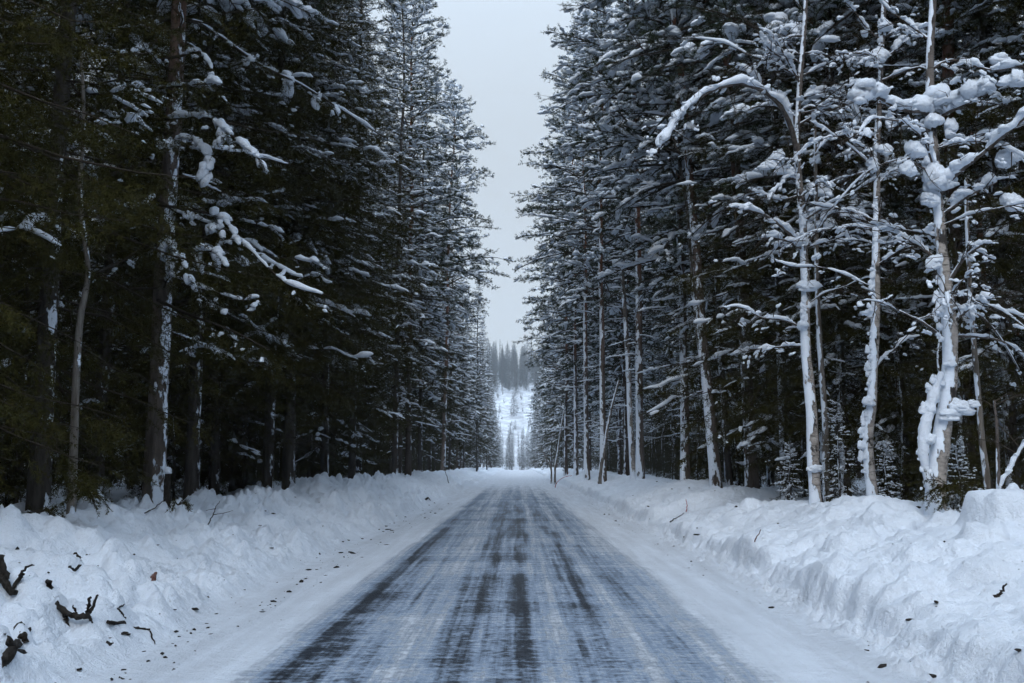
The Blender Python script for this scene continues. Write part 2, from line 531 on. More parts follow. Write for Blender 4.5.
def trunk_curve(H, lean, wob, n=16):
    t = np.linspace(0, 1, n)
    x = lean[0] * H * t + wob * np.convolve(rng.normal(size=n + 4), np.ones(5) / 5, 'valid') * t
    y = lean[1] * H * t + wob * np.convolve(rng.normal(size=n + 4), np.ones(5) / 5, 'valid') * t
    return np.stack([x, y, t * H], -1)


def make_trunk(H, r0, lean, wob, m, k=10):
    c = trunk_curve(H, lean, wob)
    t = np.linspace(0, 1, len(c))
    r = r0 * (1 - t) ** .8 * (1 + .25 * np.exp(-t * H / .35)) + .012
    cc = np.vstack([c[:1] - [0, 0, .5], c]); rr = np.concatenate([[r[0] * 1.15], r])
    mb = MB(); tube(mb, resample(cc, 44), np.interp(np.linspace(0, 1, 44), np.linspace(0, 1, len(rr)), rr), k, jit=.06)
    return mb, c, r


def lateral(d):
    return nrm(np.cross(d, np.array([0, 0, 1.])))


# ------------------------------------------------------------------ spruce
def spruce(seed, H, r0, z0, Lmax, lod=0, snow=.6, lean=(0, 0), dead=True, step=.40, power=.75):
    global rng
    rng = np.random.default_rng(seed)
    tm, tc, tr = make_trunk(H, r0, lean, .25, M_SPRUCE_BARK, 10 if lod == 0 else 7)
    cr, sn = MB(), MB()
    at = lambda z: (np.array([np.interp(z, tc[:, 2], tc[:, 0]), np.interp(z, tc[:, 2], tc[:, 1]), 0]), np.interp(z, tc[:, 2], tr))
    segs = []
    if dead:
        z = 1.4
        while z < z0:
            o, r = at(z)
            for _ in range(rng.integers(2, 5) if lod == 0 else 2):
                az = rng.uniform(0, 6.28); L = rng.uniform(.5, 1.9)
                ax = branch_axis(z, az, L, R(rng.uniform(-15, 5)), R(rng.uniform(-45, -5)), r * .7, 5, .12) + o
                tube(cr, ax, np.linspace(.013, .004, 5), 4, 1)
                if lod == 0:
                    for q in range(3):
                        p, d = at_len(ax, np.array([rng.uniform(.3, .95)]))
                        e = p[0] + nrm(d[0] + rng.normal(0, .7, 3)) * rng.uniform(.15, .5)
                        tube(cr, np.array([p[0], (p[0] + e) / 2 + [0, 0, -.02], e]), [.006, .004, .003], 3, 1)
                if rng.random() < .25 * snow:
                    snow_ridge(sn, ax[1:4], .022)
            z += rng.uniform(.22, .5)
    z = z0
    while z < H - .25:
        zr = (z - z0) / (H - z0)
        n = rng.integers(4, 7) if zr < .9 else 4
        a0 = rng.uniform(0, 6.28)
        Lz = Lmax * min(1, (.55 + zr * 4)) * (1 - zr) ** power + .25
        for b in range(n):
            az = a0 + b * 6.283 / n + rng.normal(0, .25)
            L = Lz * rng.uniform(.62, 1.15); zz = z + rng.uniform(-.15, .15)
            o, r = at(zz)
            e0 = R(-12 + 48 * zr + rng.normal(0, 7)); e1 = R(-34 + 46 * zr + rng.normal(0, 8))
            ax = branch_axis(zz, az, L, e0, e1, r * .6, 9, .13) + o
            ax[1:, 2] += rng.normal(0, .018 * L, 8); ax[:, 2] -= .05 * L * np.sin(np.linspace(0, 2.4, 9))
            ax[-2:, 2] += np.array([.02, .07]) * L * .5
            if lod == 0 or b % 2 == 0:
                tube(cr, ax[::2], np.linspace(.006 + .006 * L, .003, 5), 4, 1)
            # foliage segments
            ns = max(4, int(L / (.13 if lod == 0 else .2)))
            s = np.sort(rng.uniform(.14, 1, ns)); side = np.where(np.arange(ns) % 2, 1., -1.)
            p, d = at_len(ax, s)
            lt = np.clip(.36 * L * np.sin(np.pi * (.12 + .84 * s)) * rng.uniform(.7, 1.2, ns), .12, .95)
            hang = (.75 - .6 * zr) * rng.uniform(.4, 1.2, ns)
            td = nrm(d * .62 + lateral(d) * side[:, None] * .85 - np.array([0, 0, 1.]) * hang[:, None])
            segs += [(p, td, lt)]
            k0 = np.array([.12, .27, .42, .57, .72, .87])
            pm, dm = at_len(ax, k0)
            segs += [(pm, dm, np.full(6, L * .16))]
            if lod == 0:
                m = np.clip((lt / .11).astype(int), 1, 7); ii = np.repeat(np.arange(ns), m)
                tt = rng.uniform(.12, .95, len(ii)); s2 = np.where(rng.random(len(ii)) < .5, 1., -1.)
                p2 = p[ii] + td[ii] * (lt[ii] * tt)[:, None]
                d2 = nrm(td[ii] * .6 + lateral(td[ii]) * (s2 * .7)[:, None] - np.array([0, 0, 1.]) * (hang[ii] * rng.uniform(.5, 1.5, len(ii)))[:, None])
                segs += [(p2, d2, np.clip(lt[ii] * (1 - tt) * .6, .06, .3) + .05)]
            # snow: little of it reaches the lower boughs
            if rng.random() < snow * (.22 + .78 * min(1, max(0, zz - 3) / 7) if H > 12 else 1):
                for _ in range(rng.integers(2, 5) if lod == 0 else 2):
                    s0 = rng.uniform(.12, .8 if lod == 0 else .65); s1 = min(.98, s0 + (rng.uniform(.07, .24) if lod == 0 else rng.uniform(.2, .55)))
                    q, _d = at_len(ax, np.linspace(s0, s1, 5))
                    snow_ridge(sn, q, rng.uniform(.025, .065) * (1.35 if lod else 1.0) * (.55 + .24 * L), 6 if lod == 0 else 5, 1.5, .5, None if lod == 0 else 5)
                if lod == 0:
                    j = rng.choice(ns, min(ns, rng.integers(2, 6)), False); tq = rng.uniform(.2, .9, len(j))[:, None]
                    clump(sn, p[j] + td[j] * lt[j][:, None] * tq + [0, 0, .015], rng.uniform(.022, .06, len(j)), nrm(td[j] * [1, 1, .5]), 1)
                    for j in rng.choice(ns, min(ns, rng.integers(1, 4)), False):
                        q = p[j] + td[j] * [1, 1, .55] * np.array([[.05], [.4], [.8]]) * lt[j] + [0, 0, .02]
                        snow_ridge(sn, q, rng.uniform(.02, .055), 6, 1.4, .5)
                else:
                    j = rng.integers(0, ns, 3)
                    blobs(sn, p[j] + td[j] * .4 * lt[j][:, None] + [0, 0, .03], np.stack([lt[j] * .5, rng.uniform(.05, .13, 3), rng.uniform(.03, .07, 3)], -1), 1, 0, .3, td[j] * [1, 1, .4])
        z += step * rng.uniform(.7, 1.3) * (1 if zr < .75 else .8)
    Pp = np.concatenate([a for a, _, _ in segs]); Dd = np.concatenate([a for _, a, _ in segs]); Ll = np.concatenate([a for _, _, a in segs])
    if lod == 0: needles(cr, Pp, Dd, Ll, .024, .052, .012, .75)
    else: needles(cr, Pp, Dd, Ll, .046, .14, .036, .7)
    return dict(trunk=tm.mesh('spruce_trunk', [M_SPRUCE_BARK]), crown=cr.mesh('spruce_crown', [M_SPRUCE, M_TWIG]), snow=sn.mesh('spruce_snow', [M_SNOW]))


# ------------------------------------------------------------------ pine
def pine(seed, H, r0, z0, Lmax, lod=0, snow=.7, lean=(0, 0), dead_from=3.0):
    global rng
    rng = np.random.default_rng(seed)
    tm, tc, tr = make_trunk(H, r0, lean, .35, M_PINE_BARK, 10 if lod == 0 else 7)
    cr, sn = MB(), MB()
    at = lambda z: (np.array([np.interp(z, tc[:, 2], tc[:, 0]), np.interp(z, tc[:, 2], tc[:, 1]), 0]), np.interp(z, tc[:, 2], tr))
    z = dead_from
    while z < z0:                                        # bare lower branches carrying snow
        o, r = at(z)
        for _ in range(rng.integers(1, 4)):
            az = rng.uniform(0, 6.28); L = rng.uniform(.7, 2.6)
            ax = branch_axis(z, az, L, R(rng.uniform(-10, 12)), R(rng.uniform(-30, 5)), r * .7, 7, .16) + o
            tube(cr, ax, np.linspace(.02, .005, 7), 4, 1)
            for q in range(3 if lod == 0 else 1):
                p, d = at_len(ax, np.array([rng.uniform(.3, .95)]))
                e = p[0] + nrm(d[0] + rng.normal(0, .6, 3)) * rng.uniform(.2, .7)
                tube(cr, np.array([p[0], (p[0] + e) / 2 + [0, 0, .03], e]), [.008, .006, .003], 3, 1)
            if rng.random() < snow * .8: snow_ridge(sn, ax[1:6], rng.uniform(.025, .05), 6, 1.2, .6, None if lod == 0 else 5)
        z += rng.uniform(.3, .8)
    sh = []
    z = z0
    while z < H - .2:
        zr = (z - z0) / (H - z0)
        n = rng.integers(3, 6)
        a0 = rng.uniform(0, 6.28)
        Lz = Lmax * min(1, .6 + zr * 2.5) * (1 - zr) ** .62 + .5
        for b in range(n):
            az = a0 + b * 6.283 / n + rng.normal(0, .3)
            L = Lz * rng.uniform(.6, 1.2); zz = z + rng.uniform(-.25, .25)
            o, r = at(zz)
            e0 = R(4 + 32 * zr + rng.normal(0, 10)); e1 = R(-32 + 55 * zr + rng.normal(0, 12))
            ax = branch_axis(zz, az, L, e0, e1, r * .6, 9, .09) + o
            tube(cr, ax[::2], np.linspace(.012 + .011 * L, .006, 5), 5 if lod == 0 else 4, 1)
            ns = max(4, int(L / .17))
            s = np.sort(rng.uniform(.28, 1, ns)); side = np.where(rng.random(ns) < .5, 1., -1.)
            p, d = at_len(ax, s)
            lt = np.clip(.30 * L * (1.15 - s) * rng.uniform(.6, 1.4, ns) + .12, .15, 1.1)
            td = nrm(d * .75 + lateral(d) * (side * rng.uniform(.4, 1, ns))[:, None] + np.array([0, 0, 1.]) * rng.uniform(-.3, .4, ns)[:, None])
            if lod == 0:
                for j in range(ns): tube(cr, np.array([p[j], p[j] + td[j] * lt[j] * .5, p[j] + td[j] * lt[j]]), [.009, .006, .004], 3, 1)
            m = np.clip((lt / .13).astype(int), 2, 7); ii = np.repeat(np.arange(ns), m)
            tt = rng.uniform(.35, 1, len(ii))
            p2 = p[ii] + td[ii] * (lt[ii] * tt)[:, None]
            d2 = nrm(td[ii] * .8 + rng.normal(0, .45, (len(ii), 3)) + [0, 0, .25])
            sh.append((p2, d2, rng.uniform(.10, .24, len(ii))))
            sh.append((ax[-2:-1], nrm(ax[-1:] - ax[-2:-1]), np.array([np.linalg.norm(ax[-1] - ax[-2]) + .12])))
            if rng.random() < snow:
                if rng.random() < .9:
                    s0 = rng.uniform(.1, .5); q, _ = at_len(ax, np.linspace(s0, s0 + rng.uniform(.25, .48), 5))
                    snow_ridge(sn, q, rng.uniform(.045, .105), 6, 1.3, .6, None if lod == 0 else 6)
                nb = min(ns, rng.integers(3, 7))
                j = rng.choice(ns, nb, False)
                cc = p[j] + td[j] * (lt[j] * .75)[:, None] + [0, 0, .06]
                sz = rng.uniform(.06, .24, nb) * (.5 + .5 * min(1, max(0, zz - 4) / 6)) * (1 + .7 * (rng.random(nb) < .15))
                clump(sn, cc, sz * .62, nrm(td[j] - [0, 0, .15]), lod)
                for jj in rng.choice(ns, min(ns, 5 if lod == 0 else 4), False):
                    w_ = p[jj] + td[jj] * np.linspace(.1, 1.05, 4)[:, None] * lt[jj] + [0, 0, .02]
                    w_[:, 2] -= np.array([0, 0, .02, .06]) * lt[jj] * 2
                    snow_ridge(sn, w_, rng.uniform(.04, .10), 6 if lod == 0 else 5, 1.6, .5, None if lod == 0 else 4)
        z += rng.uniform(.32, .68) * (1 if zr < .7 else .7)
    Pp = np.concatenate([a for a, _, _ in sh]); Dd = np.concatenate([a for _, a, _ in sh]); Ll = np.concatenate([a for _, _, a in sh])
    if lod == 0: needles(cr, Pp, Dd, Ll, .0085, .078, .010, .8)
    else: needles(cr, Pp, Dd, Ll, .021, .12, .024, .8)
    return dict(trunk=tm.mesh('pine_trunk', [M_PINE_BARK]), crown=cr.mesh('pine_crown', [M_PINE, M_TWIG]), snow=sn.mesh('pine_snow', [M_SNOW]))


def thing(name, label, cat, loc=(0, 0, 0), rotz=0, group=None):
    o = bpy.data.objects.new(name, None); COL.objects.link(o)
    o.location = loc; o.rotation_euler = (0, 0, rotz); o.empty_display_size = .3
    o['label'] = label; o['category'] = cat
    if group: o['group'] = group
    return o


def tag(o, label, cat, group=None):
    o['label'] = label; o['category'] = cat
    if group: o['group'] = group
    return o


def place(kind, var, x, y, label, group=None, rz=None, sc=1.0, tilt=(0, 0), cat='tree'):
    t = thing(kind, label, cat, (x, y, H1(x, y) - .12), rz if rz is not None else random.uniform(0, 6.28), group)
    t.rotation_euler = (mathutils.Euler((tilt[0], tilt[1], 0)).to_matrix() @ mathutils.Matrix.Rotation(t.rotation_euler[2], 3, 'Z')).to_euler(); t.scale = (sc, sc, sc)
    for k, nm in (('trunk', 'trunk'), ('crown', 'crown'), ('snow', 'snow_clumps')):
        link(nm, var[k], t)
    return t

#@@SETTING
# ------------------------------------------------------------------ the setting
def steps(a, b, s):
    return np.arange(a, b, s)


xs = np.concatenate([steps(2.3, 6.8, .032), steps(6.8, 10, .09), steps(10, 16, .4), 16 * 1.18 ** np.arange(0, 32)])
xs = np.concatenate([-xs[::-1], steps(-2.3, 2.3, .25)[1:], xs])
ys = [4.0]
while ys[-1] < 300: ys.append(ys[-1] + max(.022, .0052 * ys[-1]))
while ys[-1] < 3500: ys.append(ys[-1] + .02 * ys[-1])
ys = np.concatenate([steps(-120, -4, 4), steps(-4, 4, .3), np.array(ys)])
XX, YY = np.meshgrid(xs, ys)
ZZ = height(XX.ravel(), YY.ravel())
nx, ny = len(xs), len(ys)
i, j = np.meshgrid(np.arange(nx - 1), np.arange(ny - 1))
a = (j * nx + i).ravel()
mb = MB(); mb.add(np.stack([XX.ravel(), YY.ravel(), ZZ], -1), np.stack([a, a + 1, a + nx + 1, a + nx], -1))
ground = mb.obj('ground', [M_GROUND]); ground['kind'] = 'structure'

rx = np.linspace(-3.05, 3.05, 24); ry = np.concatenate([steps(-110, 0, 5), steps(0, 60, .5), steps(60, 318, 2)])
XX, YY = np.meshgrid(rx, ry)
zz = -0.00006 * np.clip(YY - 200, 0, 110) ** 2
i, j = np.meshgrid(np.arange(len(rx) - 1), np.arange(len(ry) - 1)); a = (j * len(rx) + i).ravel(); nx = len(rx)
mb = MB(); mb.add(np.stack([XX.ravel(), YY.ravel(), zz.ravel()], -1), np.stack([a, a + 1, a + nx + 1, a + nx], -1))
road = mb.obj('road', [M_ROAD]); road['kind'] = 'structure'

#@@TREES
# ------------------------------------------------------------------ tree variants
SPN = [spruce(11, 27, 0.125, 2.6, 3.3, 0, .50), spruce(12, 29, 0.138, 3.4, 3.5, 0, .55), spruce(13, 25, 0.111, 1.4, 3.0, 0, .62)]
SPF = [spruce(21, 27, 0.125, 2.4, 2.76, 1, .97, power=0.95, step=.46), spruce(22, 30, 0.138, 3.6, 2.94, 1, .97, power=0.8, step=.46), spruce(23, 24, 0.111, 1.0, 2.58, 1, .97, power=0.95, step=.46)]
SPD = [spruce(15, 26, .135, 1.6, 3.1, 0, .22)]
SPW = [spruce(14, 28, 0.132, 1.8, 3.2, 0, .97)]
SPY = [spruce(31, 7.5, .07, .5, 1.6, 0, .8, dead=False, step=.3), spruce(32, 5, .05, .35, 1.3, 0, .85, dead=False, step=.26)]
PIN = [pine(41, 27, 0.156, 9.5, 4.0, 0, .92), pine(42, 29, 0.164, 12.0, 4.2, 0, .92), pine(43, 25, 0.139, 7.0, 3.8, 0, .92)]
PIF = [pine(51, 28, 0.156, 9.0, 4.2, 1, .92), pine(52, 30, 0.164, 12.5, 4.4, 1, .92), pine(53, 25, 0.148, 5.5, 3.8, 1, .92)]
rng = np.random.default_rng(99)


def bx(px, d):
    """x of something standing at distance d and seen at photo column px"""
    r = ray(px, 465); return r[0] / r[1] * d


# ------------------------------------------------------------------ the roadside trees one can tell apart
FRONT = []          # (x, y) of everything placed, to keep later trees clear


def front(kind, var, px, d, label, sc=1.0, tilt=(0, 0), rz=None, group=None):
    x = bx(px, d); FRONT.append((x, d))
    t = place(kind, var, x, d, label, group, rz, sc, tilt)
    if 'nearest of the left trees' in label:      # deep shade, no snow reaches these boughs
        bpy.data.objects.remove(next(c for c in t.children if c.name.startswith('snow')))
    if 'white' in label or 'snow' in label:
        o = next(c for c in t.children if c.name.startswith('trunk'))
        if kind == 'pine_tree': o.material_slots[0].link = 'OBJECT'; o.material_slots[0].material = M_PINE_SNOWY
    return t


GL, GR = 'tall trees along the left roadside', 'tall trees along the right roadside'
# left side, from the camera into the distance
front('spruce_tree', SPD[0], -95, 10.5, 'very dark dense spruce at the left edge of the photo, nearest of the left trees', 1.0, group=GL)
front('spruce_tree', SPD[0], 40, 14.0, 'dark spruce behind the thin snow-specked stem at the far left', .95, group=GL)
LEFT_PINE = front('pine_tree', PIN[0], 155, 17.5, 'thick pine on the left with white snow plastered down its lower trunk', 1.06, group=GL)
front('spruce_tree', SPN[1], 192, 21.5, 'spruce with grey trunk just right of the thick snow-plastered pine', .98, group=GL)
front('spruce_tree', SPN[2], 215, 25, 'slim spruce between the grey-trunked spruce and the close pair of dark trunks', .95, group=GL)
front('spruce_tree', SPN[0], 268, 25.5, 'spruce with bare dark trunk, left one of the close pair on the left bank', 1.0, rz=2.0, group=GL)
front('spruce_tree', SPN[1], 289, 26.5, 'spruce with snow-spotted trunk, right one of the close pair on the left bank', 1.0, rz=4.0, group=GL)
front('spruce_tree', SPN[2], 325, 33, 'dark spruce with low boughs just right of the close pair of trunks', 1.05, group=GL)
front('spruce_tree', SPN[0], 352, 40, 'dark spruce reaching over the left bank, between the close pair and the thin whitened trunk', 1.0, rz=.7, group=GL)
front('spruce_tree', SPF[1], 395, 50, 'spruce with snow-spotted trunk and white boughs, left of the thin whitened trunk', .98, group=GL)
front('pine_tree', PIF[0], 408, 56, 'pine whose crown breaks the left skyline near the top of the photo', 1.05, group=GL)
front('spruce_tree', SPF[0], 420, 64, 'spruce just left of the thin whitened trunk', 1.05, group=GL)
front('pine_tree', PIF[1], 443, 78, 'slender tree with a long thin whitened trunk on the left bank', 1.05, (R(0), R(1.2)), group=GL)
front('spruce_tree', SPF[0], 477, 118, 'distant spruce that steps the left treeline down beside the sky gap', .92, group=GL)
front('spruce_tree', SPF[1], 487, 160, 'distant spruce standing nearest to the sky gap in the left treeline', .72, group=GL)
front('spruce_tree', SPF[2], 522, 292, 'small distant spruce closing the road end on the right of the white gap', .52, group=GR)
front('spruce_tree', SPF[1], 509, 318, 'small distant spruce closing the road end on the left of the white gap', .42, group=GL)
front('pine_tree', PIF[2], 492, 205, 'low distant pine where the left treeline meets the white clearing', .55, group=GL)
# right side
front('spruce_tree', SPN[0], 1075, 19.0, 'dark spruce at the right edge of the photo, its boughs reaching in from outside', 1.0, rz=1.0, group=GR)
front('pine_tree', PIN[1], 752, 27, 'straight reddish pine with bare trunk, left of the crooked birch', 1.0, (0, R(-1.2)), group=GR)
front('pine_tree', PIN[0], 716, 29.5, 'pine leaning left with white snow down the left side of its trunk', .98, (R(0), R(-4.0)), group=GR)
front('pine_tree', PIN[2], 685, 33, 'pine with broad lower trunk almost covered in snow', 1.0, rz=2.2, group=GR)
front('spruce_tree', SPF[2], 729, 32, 'thin grey spruce between the leaning pine and the reddish pine', .95, (0, R(-2)), group=GR)
front('pine_tree', PIN[1], 640, 43, 'pine with reddish trunk above a snow-spotted base, right of the thin leaning dead stem', 1.0, rz=3.6, group=GR)
front('pine_tree', PIN[0], 603, 53, 'pine with white lower trunk just behind the thin leaning dead stem', 1.03, rz=5.0, group=GR)
front('pine_tree', PIF[1], 587, 62, 'thin white-trunked pine left of the leaning dead stem', 1.0, group=GR)
front('pine_tree', PIF[0], 576, 74, 'pine with whitened trunk, second left of the leaning dead stem', 1.02, group=GR)
front('pine_tree', PIF[2], 566, 90, 'pine whose boughs reach furthest over the road from the right', 1.12, group=GR)
# behind the birches
front('spruce_tree', SPW[0], 845, 23.5, 'dark spruce with low snow-striped boughs between the crooked and the white birch', .8, group=GR)
front('spruce_tree', SPW[0], 905, 23, 'dark spruce filling the gap between the white birch and the forked birch', .9, group=GR)
front('pine_tree', PIN[1], 968, 20.5, 'dark reddish pine trunk right behind the forked birch', .95, rz=4.4, group=GR)
front('pine_tree', PIN[2], 826, 24, 'reddish pine trunk standing right behind the crooked birch', 1.0, rz=.6, group=GR)
front('spruce_tree', SPW[0], 785, 25, 'dark spruce between the reddish pine and the crooked birch', .9, rz=5.1, group=GR)
front('spruce_tree', SPW[0], 1012, 20.5, 'dark spruce right of the forked birch behind the thin dark post', .92, rz=3, group=GR)

# small young spruces at the edge of the forest
GY = 'young spruces at the forest edge'
for px, d, k, sc, rz, lab in [(790, 22, 1, .30, 0, 'small snow-loaded young spruce at the foot of the crooked birch'),
                              (838, 20, 0, .30, 1, 'young spruce with thick snow pads between the crooked and the white birch'),
                              (886, 17.6, 1, .26, 2, 'small young spruce right beside the white birch stem'),
                              (958, 15.0, 1, .26, 3, 'little green spruce growing at the foot of the forked birch'),
                              (514, 490, 0, 1.9, 3, 'lone dark spruce in the white clearing at the end of the road')]:
    front('young_spruce', SPY[k], px, d, lab, sc, rz=rz, group=GY)

# more trees along the road, drawn from the same kinds
GROUPS = {}
far_label = {('spruce_tree', -1, 0): ('dark spruce in the depth of the forest behind the left roadside trees', 'spruces behind the left roadside trees'),
             ('spruce_tree', 1, 0): ('dark spruce in the depth of the forest behind the right roadside trees', 'spruces behind the right roadside trees'),
             ('pine_tree', -1, 0): ('pine in the depth of the forest behind the left roadside trees', 'pines behind the left roadside trees'),
             ('pine_tree', 1, 0): ('pine in the depth of the forest behind the right roadside trees', 'pines behind the right roadside trees'),
             ('spruce_tree', -1, 1): ('small distant spruce in the left treeline near the end of the road', 'distant spruces of the left treeline'),
             ('spruce_tree', 1, 1): ('small distant spruce in the right treeline near the end of the road', 'distant spruces of the right treeline'),
             ('pine_tree', -1, 1): ('small distant pine in the left treeline near the end of the road', 'distant pines of the left treeline'),
             ('pine_tree', 1, 1): ('small distant pine in the right treeline near the end of the road', 'distant pines of the right treeline')}
lay = random.Random(5)


def clear(x, y, r):
    return all((x - a) ** 2 + (y - b) ** 2 > r * r for a, b in FRONT)


def row(side, xa, xb, ya, yb, step, pine_share, farflag, scl=(.9, 1.08)):
    y = ya
    while y < yb:
        x = side * lay.uniform(xa, xb); yy = y + lay.uniform(-.4, .4) * step
        if clear(x, yy, 1.8 + yy * .004):
            FRONT.append((x, yy))
            kind = 'pine_tree' if lay.random() < pine_share else 'spruce_tree'
            near = yy < 40
            var = lay.choice((PIN if near else PIF) if kind == 'pine_tree' else ((SPN if side < 0 else SPW) if near else SPF))
            lab, grp = far_label[(kind, side, farflag)]
            t_ = place(kind, var, x, yy, lab, grp, lay.uniform(0, 6.28), lay.uniform(*scl), (R(lay.gauss(0, .8)), R(lay.gauss(0, .8) - side * .5)))
            w_ = lay.uniform(.75, 1.3); t_.scale = (t_.scale[0] * w_, t_.scale[1] * w_, t_.scale[2])
        y += step


row(-1, 8.2, 9.6, 12, 60, 3.8, .1, 0)
row(1, 8.5, 10, 16, 60, 4.4, .7, 0, (.7, 1.02))
row(-1, 10.8, 12.4, 15, 48, 4.5, .15, 0)
row(1, 10.8, 12.4, 17, 48, 5.2, .7, 0, (.6, 1.0))
row(-1, 6.2, 8.4, 62, 110, 7.5, .4, 1, (.78, 1.1))
row(1, 6.0, 8.2, 60, 110, 6.5, .65, 1, (.75, 1.1))
row(-1, 5.4, 7.6, 110, 165, 7.5, .3, 1, (.5, .95))
row(-1, 4.8, 7.0, 165, 275, 7, .1, 1, (.26, .66))
row(1, 4.9, 7.2, 105, 200, 7.5, .55, 1, (.65, 1.08))
row(1, 4.4, 6.6, 200, 275, 7, .2, 1, (.3, .75))

row(-1, 1.3, 5.2, 275, 335, 5, .0, 1, (.28, .5))
row(1, .5, 4.2, 285, 335, 4, .0, 1, (.34, .6))
row(-1, 1.2, 4, 300, 340, 5, .0, 1, (.26, .42))
row(-1, 5.5, 8.5, 280, 340, 5, .0, 1, (.3, .6))
row(1, 4.5, 8.5, 280, 340, 5, .0, 1, (.4, .65))

# ------------------------------------------------------------------ the deep forest and the wooded hill: nobody could count them
def scatter(name, pts, srcs, smin, smax, label, snow=True):
    """points that carry copies of trees"""
    me = bpy.data.meshes.new(name); me.vertices.add(len(pts)); me.vertices.foreach_set('co', np.asarray(pts, np.float32).ravel()); me.update()
    o = link(name, me); o['kind'] = 'stuff'; o['label'] = label
    ng = bpy.data.node_groups.new(name, 'GeometryNodeTree')
    ng.interface.new_socket('Geometry', in_out='INPUT', socket_type='NodeSocketGeometry')
    ng.interface.new_socket('Geometry', in_out='OUTPUT', socket_type='NodeSocketGeometry')
    gi, go = ng.nodes.new('NodeGroupInput'), ng.nodes.new('NodeGroupOutput')
    join_all = ng.nodes.new('GeometryNodeJoinGeometry')
    g2i = ng.nodes.new('GeometryNodeJoinGeometry')
    for tree in srcs:
        one = ng.nodes.new('GeometryNodeJoinGeometry')
        for ch in tree.children:
            if not snow and ch.name.startswith('snow'): continue
            oi = ng.nodes.new('GeometryNodeObjectInfo'); oi.inputs['Object'].default_value = ch
            oi.transform_space = 'ORIGINAL'
            ng.links.new(oi.outputs['Geometry'], one.inputs[0])
        gg = ng.nodes.new('GeometryNodeGeometryToInstance')
        ng.links.new(one.outputs[0], gg.inputs[0]); ng.links.new(gg.outputs[0], g2i.inputs[0])
    ip = ng.nodes.new('GeometryNodeInstanceOnPoints')
    ng.links.new(gi.outputs[0], ip.inputs['Points']); ng.links.new(g2i.outputs[0], ip.inputs['Instance'])
    ip.inputs['Pick Instance'].default_value = True
    ri = ng.nodes.new('FunctionNodeRandomValue'); ri.data_type = 'INT'; ri.inputs[4].default_value = 0; ri.inputs[5].default_value = len(srcs) - 1
    ng.links.new(ri.outputs[2], ip.inputs['Instance Index'])
    rr = ng.nodes.new('FunctionNodeRandomValue'); rr.data_type = 'FLOAT_VECTOR'; rr.inputs[0].default_value = (-.02, -.02, 0); rr.inputs[1].default_value = (.02, .02, 6.28)
    ng.links.new(rr.outputs[0], ip.inputs['Rotation'])
    rs = ng.nodes.new('FunctionNodeRandomValue'); rs.data_type = 'FLOAT'; rs.inputs[2].default_value = smin; rs.inputs[3].default_value = smax
    ng.links.new(rs.outputs[1], ip.inputs['Scale'])
    ng.links.new(ip.outputs[0], go.inputs[0])
    md = o.modifiers.new('trees', 'NODES'); md.node_group = ng
    return o


def find(var):
    return next(o for o in COL.objects if o.parent is None and o.children and any(c.data is var['crown'] for c in o.children))


def jgrid(x0, x1, y0, y1, s, keep):
    out = []
    for x in np.arange(x0, x1, s):
        for y in np.arange(y0, y1, s):
            a, b = x + lay.uniform(-.42, .42) * s, y + lay.uniform(-.42, .42) * s
            if keep(a, b): out.append((a, b))
    out = np.array(out)
    return np.column_stack([out, height(out[:, 0], out[:, 1]) - .1])


def deep(x, y):
    lim = 12.8 if 8 < y < 55 else 9.5 if 55 <= y < 100 else 7.6 if y >= 100 else 7.8
    return abs(x) > lim and clear(x, y, 1.5)


have = [v for v in SPF + PIF]
srcs = []
for v in (SPF[0], SPF[1], SPF[2], PIF[0], PIF[1]):
    try: srcs.append(find(v))
    except StopIteration: pass
def fade(y):                       # the wood gets lower towards the end of the road
    return y


scatter('forest_left', np.vstack([jgrid(-33, -7, -50, 45, 4.2, deep), jgrid(-30, -7, 45, 150, 6.5, deep), jgrid(-62, -33, 4, 150, 6.5, deep)]), srcs[:3], .68, 1.05, 'deep dark spruce forest left of the road')
scatter('forest_right', np.vstack([jgrid(7, 30, -50, 14, 5.4, deep), jgrid(7, 30, 14, 150, 6.8, deep), jgrid(30, 62, 4, 150, 6.5, deep)]), [srcs[3], srcs[2], srcs[4]], .5, .9, 'open pine and spruce forest right of the road')
scatter('distant_forest', np.vstack([jgrid(-40, -7, 150, 285, 5, deep), jgrid(7, 40, 150, 285, 5, deep)]), srcs, .4, .7, 'lower distant forest on both sides near the end of the road')
hill_pts = jgrid(-190, 190, 560, 900, 7.5, lambda x, y: y + 40 * .25 * float(fbm(x / 90, y / 90, 40, 3)) + 25 * float(vn(x / 30, y / 30, 5)) > 600)
scatter('hill_forest', hill_pts, srcs[:4], .55, .95, 'hazy blue forest on the hill beyond the clearing', False)
edge_pts = jgrid(-120, 120, 285, 560, 9, lambda x, y: abs(x - 2) > 9 + (y - 285) * .07 and vn(x / 25, y / 25, 77) > -.1)
scatter('clearing_edge_forest', edge_pts, srcs[:3], .35, .7, 'dark trees along both edges of the snowy clearing', False)

sap = [o for o in COL.objects if o.parent is None and o.name.startswith('young_spruce')][:2]
scatter('clearing_undergrowth', jgrid(-70, 80, 330, 600, 7.5, lambda x, y: vn(x / 14, y / 14, 78) > -.1), sap, .15, .6, 'scrubby young growth scattered over the snowy clearing', False)
scatter('forest_undergrowth', np.vstack([jgrid(-30, -7.0, 9, 120, 2.4, lambda x, y: lay.random() < .75 and clear(x, y, .8)), jgrid(8.6, 30, 12, 120, 2.8, lambda x, y: lay.random() < .7)]), sap, .35, .95, 'dark young growth between the trunks on both sides', False)
#@@HEROES
# ------------------------------------------------------------------ the snow-laden birches on the right
rng = np.random.default_rng(300)


